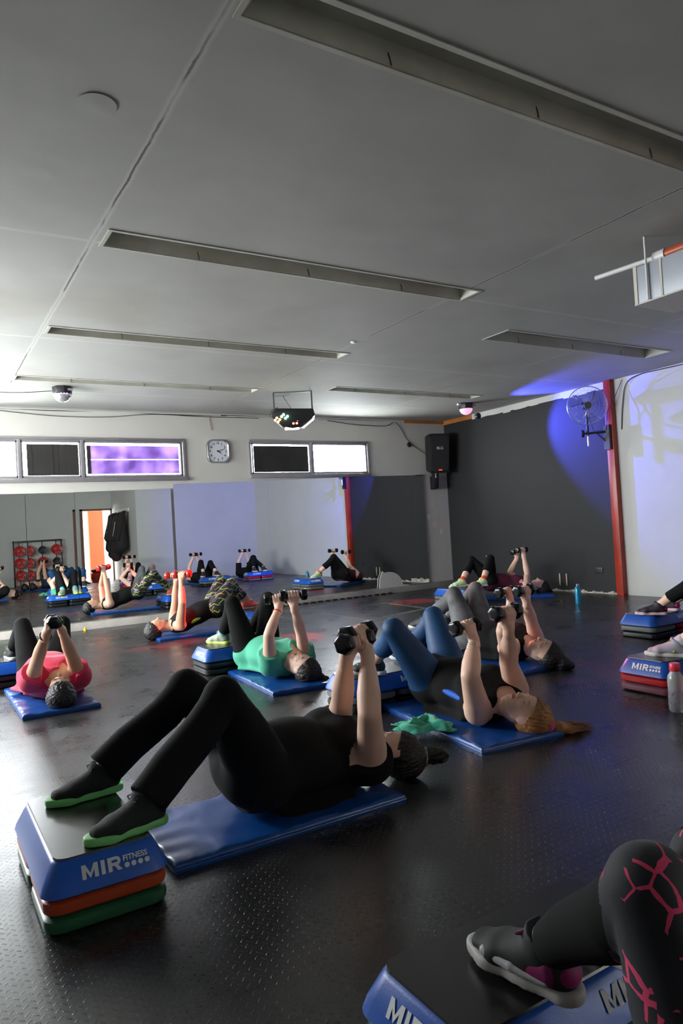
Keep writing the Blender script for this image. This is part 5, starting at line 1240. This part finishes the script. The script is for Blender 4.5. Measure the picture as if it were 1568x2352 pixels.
# 9, 10 right edge
make_person('right_b', canon(4.22, 2.17, -92, ank=dict(a=(4.22, 2.68, .287), b=(4.00, 2.68, .287))), 'person at the right edge, only a lilac shoe with lime laces showing', M_SKIN, h=.008, g=1.05, gt=1.05,
    pants=dict(mat=M_BLACKCLOTH, frac=.80), shirt=dict(mat=M_BLACKTEE, sleeve=.2, ease=.010), hair=dict(mat=M_HAIRB, vol=.01),
    shoes={s: dict(upper=mat('lilac_grey_shoe', (.42, .38, .46), .6), sole=WHITESOLE, lace=YLACE, mark=(YLACE, 'swoop'), heel=mat('purple_trim', (.08, .04, .22), .6), sock=mat('white_sock', (.6, .58, .6), .9), sockh=.03) for s in 'ab'}, toe=dict(a=dirv(75), b=dirv(112)),
    dblabel=dict(a='black dumbbell of the woman with lime laces, outer hand, seen in the mirror', b='black dumbbell of the woman with lime laces, inner hand, seen in the mirror'))
make_person('right_a', canon(5.68, 3.34, -95, ank=dict(a=(5.78, 3.90, .287), b=(5.50, 3.84, .287))), 'person at the right edge, bare ankle, black and hot pink running shoe', M_SKIN, h=.008, g=1.0, gt=1.0,
    pants=dict(mat=M_BLACKCLOTH, frac=.72), shirt=dict(mat=M_BLACKTEE, sleeve=0, ease=.010), hair=dict(mat=M_HAIRB, vol=.01),
    shoes={s: dict(upper=mat('black_purple_shoe', (.035, .02, .035), .6), sole=mat('pink_white_sole', (.80, .55, .56), .5), heel=mat('hot_pink_heel', (.80, .03, .16), .6)) for s in 'ab'}, toe=dict(a=dirv(85), b=dirv(120)),
    dblabel=dict(a='black dumbbell of the woman in black and pink shoes, outer hand, in the mirror', b='black dumbbell of the woman in black and pink shoes, inner hand, in the mirror'))
# 11, 12 seen only in the mirror
make_person('mirror_a', canon(6.98, 3.10, -88, ank=dict(a=(6.85, 3.55, .287), b=(7.10, 3.55, .287))), 'person in long black sleeves before the bluish wall, in the mirror only', M_SKIN, h=.010,
    pants=dict(mat=M_BLACKCLOTH, frac=.93, flare=.01), shirt=dict(mat=M_BLACKTEE, sleeve=.95, ease=.010), hair=dict(mat=M_HAIRB, vol=.01),
    shoes={s: dict(upper=mat('black_shoe', (.03, .03, .03), .6), sole=WHITESOLE) for s in 'ab'}, dblabel=dict(a='dark dumbbell before the bluish wall in the mirror, the right of two', b='dark dumbbell before the bluish wall in the mirror, the left of two'))
make_person('mirror_b', canon(2.98, -.03, 155, stepz=.09), 'person in a navy shirt before the weight plate rack, in the mirror only', M_SKIN2, h=.010, gt=1.1,
    pants=dict(mat=M_NAVY, frac=.9), shirt=dict(mat=M_NAVYTEE, sleeve=.45, ease=.012), hair=dict(mat=M_HAIRK, vol=.012), shoes={s: dict(upper=mat('black_shoe', (.03, .03, .03), .6), sole=WHITESOLE) for s in 'ab'},
    dblabel=dict(a='dark dumbbell before the weight plate rack in the mirror, the near one', b='dark dumbbell before the weight plate rack in the mirror, the far one'))

# ------------------------------------------------------------------ bottles and towel
t = empty('water_bottle', (7.02, 6.02, 0)); tag(t, 'teal metal water bottle standing on the floor before the charcoal wall', 'bottle')
MB().lathe([(0, 0), (.036, 0), (.038, .006), (.038, .185), (.034, .20), (.022, .215), (.020, .225), (0, .225)], 24).build('bottle_body', mat('teal_enamel', (.01, .20, .33), .3, metal=.3), t, smooth=True)
MB().lathe([(0, .225), (.022, .225), (.023, .245), (.018, .250), (0, .250)], 24).build('bottle_cap', mat('steel_cap', (.45, .47, .5), .25, metal=.8), t, smooth=True)
MB().tube([(-.02, 0, .23), (-.034, 0, .25), (-.02, 0, .258)], .003, 6).build('carry_loop', M_BLACKPLASTIC, t)
t = empty('water_bottle', (3.56, 2.42, 0)); tag(t, 'clear plastic water bottle with a coral pink cap at the right edge', 'bottle')
MB().lathe([(0, .0), (.036, .0), (.042, .008), (.043, .06), (.041, .11), (.043, .17), (.040, .195), (.026, .218), (.024, .226)], 28).build('bottle_body', M_CLEARBOTTLE, t, smooth=True)
MB().lathe([(0, .004), (.038, .006), (.040, .06), (.0385, .11), (.040, .13), (0, .131)], 24).build('water', mat('water', (.95, .97, 1), .02, trans=1.0), t, smooth=True)
mb = MB(); rs = np.random.RandomState(5)
for i in range(60):
    a = rs.uniform(0, 2*math.pi); z = rs.uniform(.04, .13); a2 = a+rs.uniform(-.25, .25); z2 = z+rs.uniform(-.012, .012)
    mb.tube([(math.cos(a)*.0438, math.sin(a)*.0438, z), (math.cos(a2)*.0438, math.sin(a2)*.0438, z2)], .0016, 4)
mb.build('printed_pattern', mat('bottle_print', (.45, .18, .25), .5, var=.9, vscale=40), t)
MB().lathe([(0, .222), (.027, .222), (.029, .226), (.028, .262), (.025, .266), (0, .266)], 28).build('bottle_cap', mat('coral_cap', (.85, .05, .09), .35), t, smooth=True)
t = empty('water_bottle', (4.85, 6.75, 0)); 
bpy.data.objects.remove(t)

def towel():
    c = v3(2.25, 3.00, 0); h0 = .036; rs = np.random.RandomState(2)
    nx, ny = 70, 50; mb = MB()
    for i in range(nx+1):
        for j in range(ny+1):
            u = i/nx-.5; v = j/ny-.5
            x = u*.27+.025*math.sin(v*9); y = v*.17+.025*math.sin(u*11+1)
            r = math.sqrt((u/.5)**2+(v/.5)**2)
            z = .040*math.exp(-((u+.15)**2/.04+(v-.05)**2/.08))+.030*math.exp(-((u-.22+.1*math.sin(v*6))**2/.01))+.016*abs(math.sin(u*11+2.5*math.sin(v*5)))+.010*math.sin(v*12+u*6)**2
            edge = max(0, 1-max(abs(u), abs(v))/.5); z *= min(1, edge*5+.15)
            th = math.radians(-28); X = c[0]+x*math.cos(th)-y*math.sin(th); Y = c[1]+x*math.sin(th)+y*math.cos(th)
            mb.v.append((X, Y, h0+.004+z*1.1))
    for i in range(nx):
        for j in range(ny): a = i*(ny+1)+j; mb.f.append((a, a+ny+1, a+ny+2, a+1))
    o = mb.build('towel', M_TOWEL, smooth=True); md = o.modifiers.new('thick', 'SOLIDIFY'); md.thickness = .006; md.offset = 1
    tag(o, 'crumpled green towel on the blue mat beside the blond woman', 'towel')
towel()
tag(MB().lathe([(0, 0), (.02, 0), (.022, .01), (.012, .035), (.006, .05), (0, .052)], 10, Matrix.Translation((1.82, D-.25, 0))).build('yellow_doorstop', mat('yellow_plastic', (.75, .42, .02), .5)), 'tiny yellow cone standing at the mirror plinth', 'marker cone')

# ------------------------------------------------------------------ seen in the mirror: rack, coats, doorway
t = empty('plate_rack', (2.82, -1.78, 0)); tag(t, 'black wall rack of weight plates seen in the mirror', 'weight rack')
mb = MB(); 
for x in (-.50, .50): mb.box((x-.02, -.02, 0), (x+.02, .02, 1.26))
mb.box((-.52, -.02, 1.22), (.52, .02, 1.26)); mb.build('rack_frame', M_BLACKMETAL, t, bevel=.003)
MB().box((-.52, -.015, .02), (.52, .015, .05)).build('bottom_bar', M_REDRISER, t)
for x in (-.36, 0, .36):
    MB().box((x-.012, -.012, .04), (x+.012, .012, 1.24)).build('upright', M_BLACKMETAL, t)
    for z in (.32, .65, .98): MB().tube([(x, .0, z), (x, .16, z)], .012, 8).build('peg', M_BLACKMETAL, t, smooth=True)
PR = mat('red_plate_rubber', (.50, .02, .015), .4); PB = mat('black_plate_rubber', (.02, .02, .02), .4)
k = 0
for ix, x in enumerate((-.36, 0, .36)):
    for iz, z in enumerate((.32, .65, .98)):
        red = (ix, iz) not in ((2, 0), (1, 0), (1, 2), (2, 1)); r = .145 if red else (.17 if iz == 0 else .11)
        p = empty('weight_plate', (2.82+x, -1.69, z)); M_ = Matrix.Rotation(-R90, 4, 'X')
        tag(p, f"{'red' if red else 'black'} round weight plate on the rack in the mirror, {('bottom', 'middle', 'top')[iz]} row, {('nearest the navy shirt', 'centre', 'towards the leftmost panel')[ix] if False else ('away from the door', 'centre', 'nearest the door')[ix]}", 'weight plate', 'weight plates on the rack')
        MB().lathe([(.02, -.03), (r*.9, -.03), (r, -.02), (r, .02), (r*.93, .03), (r*.85, .024), (r*.45, .018), (r*.35, .03), (.02, .03)], 28, M_).build('plate_disc', PR if red else PB, p, smooth=True)
        mb = MB()
        for q in range(3):
            a = 2*math.pi*q/3; mb.box((-r*.24, .020, r*.55), (r*.24, .031, r*.78), Matrix.Rotation(a, 4, 'Y'))
        mb.build('grip_slot', PB, p)
t = empty('coat_rail', (4.55, -.5, 1.92)); tag(t, 'white coat rail on the side wall near the doorway, in the mirror', 'coat rail')
MB().box((.02, -.75, -.04), (.05, .75, .05)).build('back_board', M_WPLASTIC, t, bevel=.003)
for i in range(5): MB().tube([(.02, -.6+i*.3, 0), (-.06, -.6+i*.3, -.02), (-.07, -.6+i*.3, .03)], .007, 8).build('hook', M_CHROME, t, smooth=True)
cl = ['black coat hanging nearest the room corner in the mirror', 'black jacket with a pale lining hanging second on the rail', 'dark brown-black coat hanging in the middle of the rail', 'black coat with a small silver badge hanging fourth on the rail', 'longest black coat hanging at the doorway end of the rail']
for i, lb in enumerate(cl):
    y = -.5+(.72-i*.36); rs = np.random.RandomState(20+i); L_ = (.92, 1.0, 1.18, 1.12, .95)[i]
    P = [P_econe(v3(4.42, y, 1.78), v3(4.37, y+rs.uniform(-.03, .03), 1.88-L_), v3(0, 1, 0), (.11, .09), (.16, .15)), P_cone(v3(4.40, y-.08, 1.76), v3(4.26, y-.12, 1.20), .055, .05), P_cone(v3(4.40, y+.08, 1.76), v3(4.24, y+.12, 1.15), .055, .05), P_cone(v3(4.48, y-.06, 1.86), v3(4.48, y+.06, 1.86), .04, .04)]
    o = sdf_obj('hanging_coat', [(P, .04)], .012, mat('coat_black', (.014, .012, .012), .85) if i != 2 else mat('coat_brown', (.03, .012, .012), .85), None, post=lambda gd, p: gd+wrinkle(p, .006, .6).astype(np.float32)); tag(o, lb, 'coat', 'coats on the rail')
    if i == 1: sdf_obj('pale_lining', [([P_econe(v3(4.30, y+.0, 1.62), v3(4.235, y-.02, 1.25), v3(0, 1, 0), (.022, .012), (.03, .012))], 0)], .008, mat('pale_lining', (.45, .32, .30), .8), o)
    if i == 3: MB().lathe([(0, 0), (.014, 0), (.014, .006), (0, .007)], 10, Matrix.Translation((4.225, y-.0, 1.35)) @ Matrix.Rotation(-R90, 4, 'Y')).build('silver_badge', M_CHROME, o)
structure(MB().box((3.70, YR-.02, 0), (3.78, YR+.02, 2.07)).box((4.56, YR-.02, 0), (4.60, YR+.02, 2.07)).box((3.70, YR-.02, 2.02), (4.60, YR+.02, 2.07)).build('door_1', mat('brown_door_frame', (.16, .07, .04), .5)))
M_OUT = mat('bright_room_white', (.85, .85, .82), .7)
structure(MB().box((4.14, -3.4, 0), (4.56, -3.2, 2.8)).build('trim_4', M_ORANGE))
structure(MB().box((1.0, -5.2, 0), (8.0, -5.0, 2.8)).build('wall_beyond', M_OUT))
structure(MB().box((1.0, -5.2, 2.8), (8.0, YR-.14, 2.9)).build('added_shade_roof', M_OUT))  # unseen roof added beyond the doorway to dim the daylight coming through
t = empty('storage_basket', (4.02, -1.55, 0)); tag(t, 'red plastic basket with a metal bowl on top beside the doorway, in the mirror', 'basket')
MB().lathe([(0, 0), (.13, 0), (.17, .22), (.175, .23), (.165, .22), (.125, .012), (0, .012)], 24).build('basket_body', mat('red_basket_plastic', (.55, .05, .02), .5), t, smooth=True)
MB().lathe([(0, .20), (.10, .21), (.17, .30), (.18, .34), (.172, .34), (.16, .305), (.09, .222), (0, .212)], 24).build('metal_bowl', M_CHROME, t, smooth=True)
mb = MB()
for i in range(16):
    a = 2*math.pi*i/16; mb.box((-.006, .148, .05), (.006, .162, .18), Matrix.Rotation(a, 4, 'Z'))
mb.build('slots', mat('slot_dark', (.1, .01, .01), .7), t)
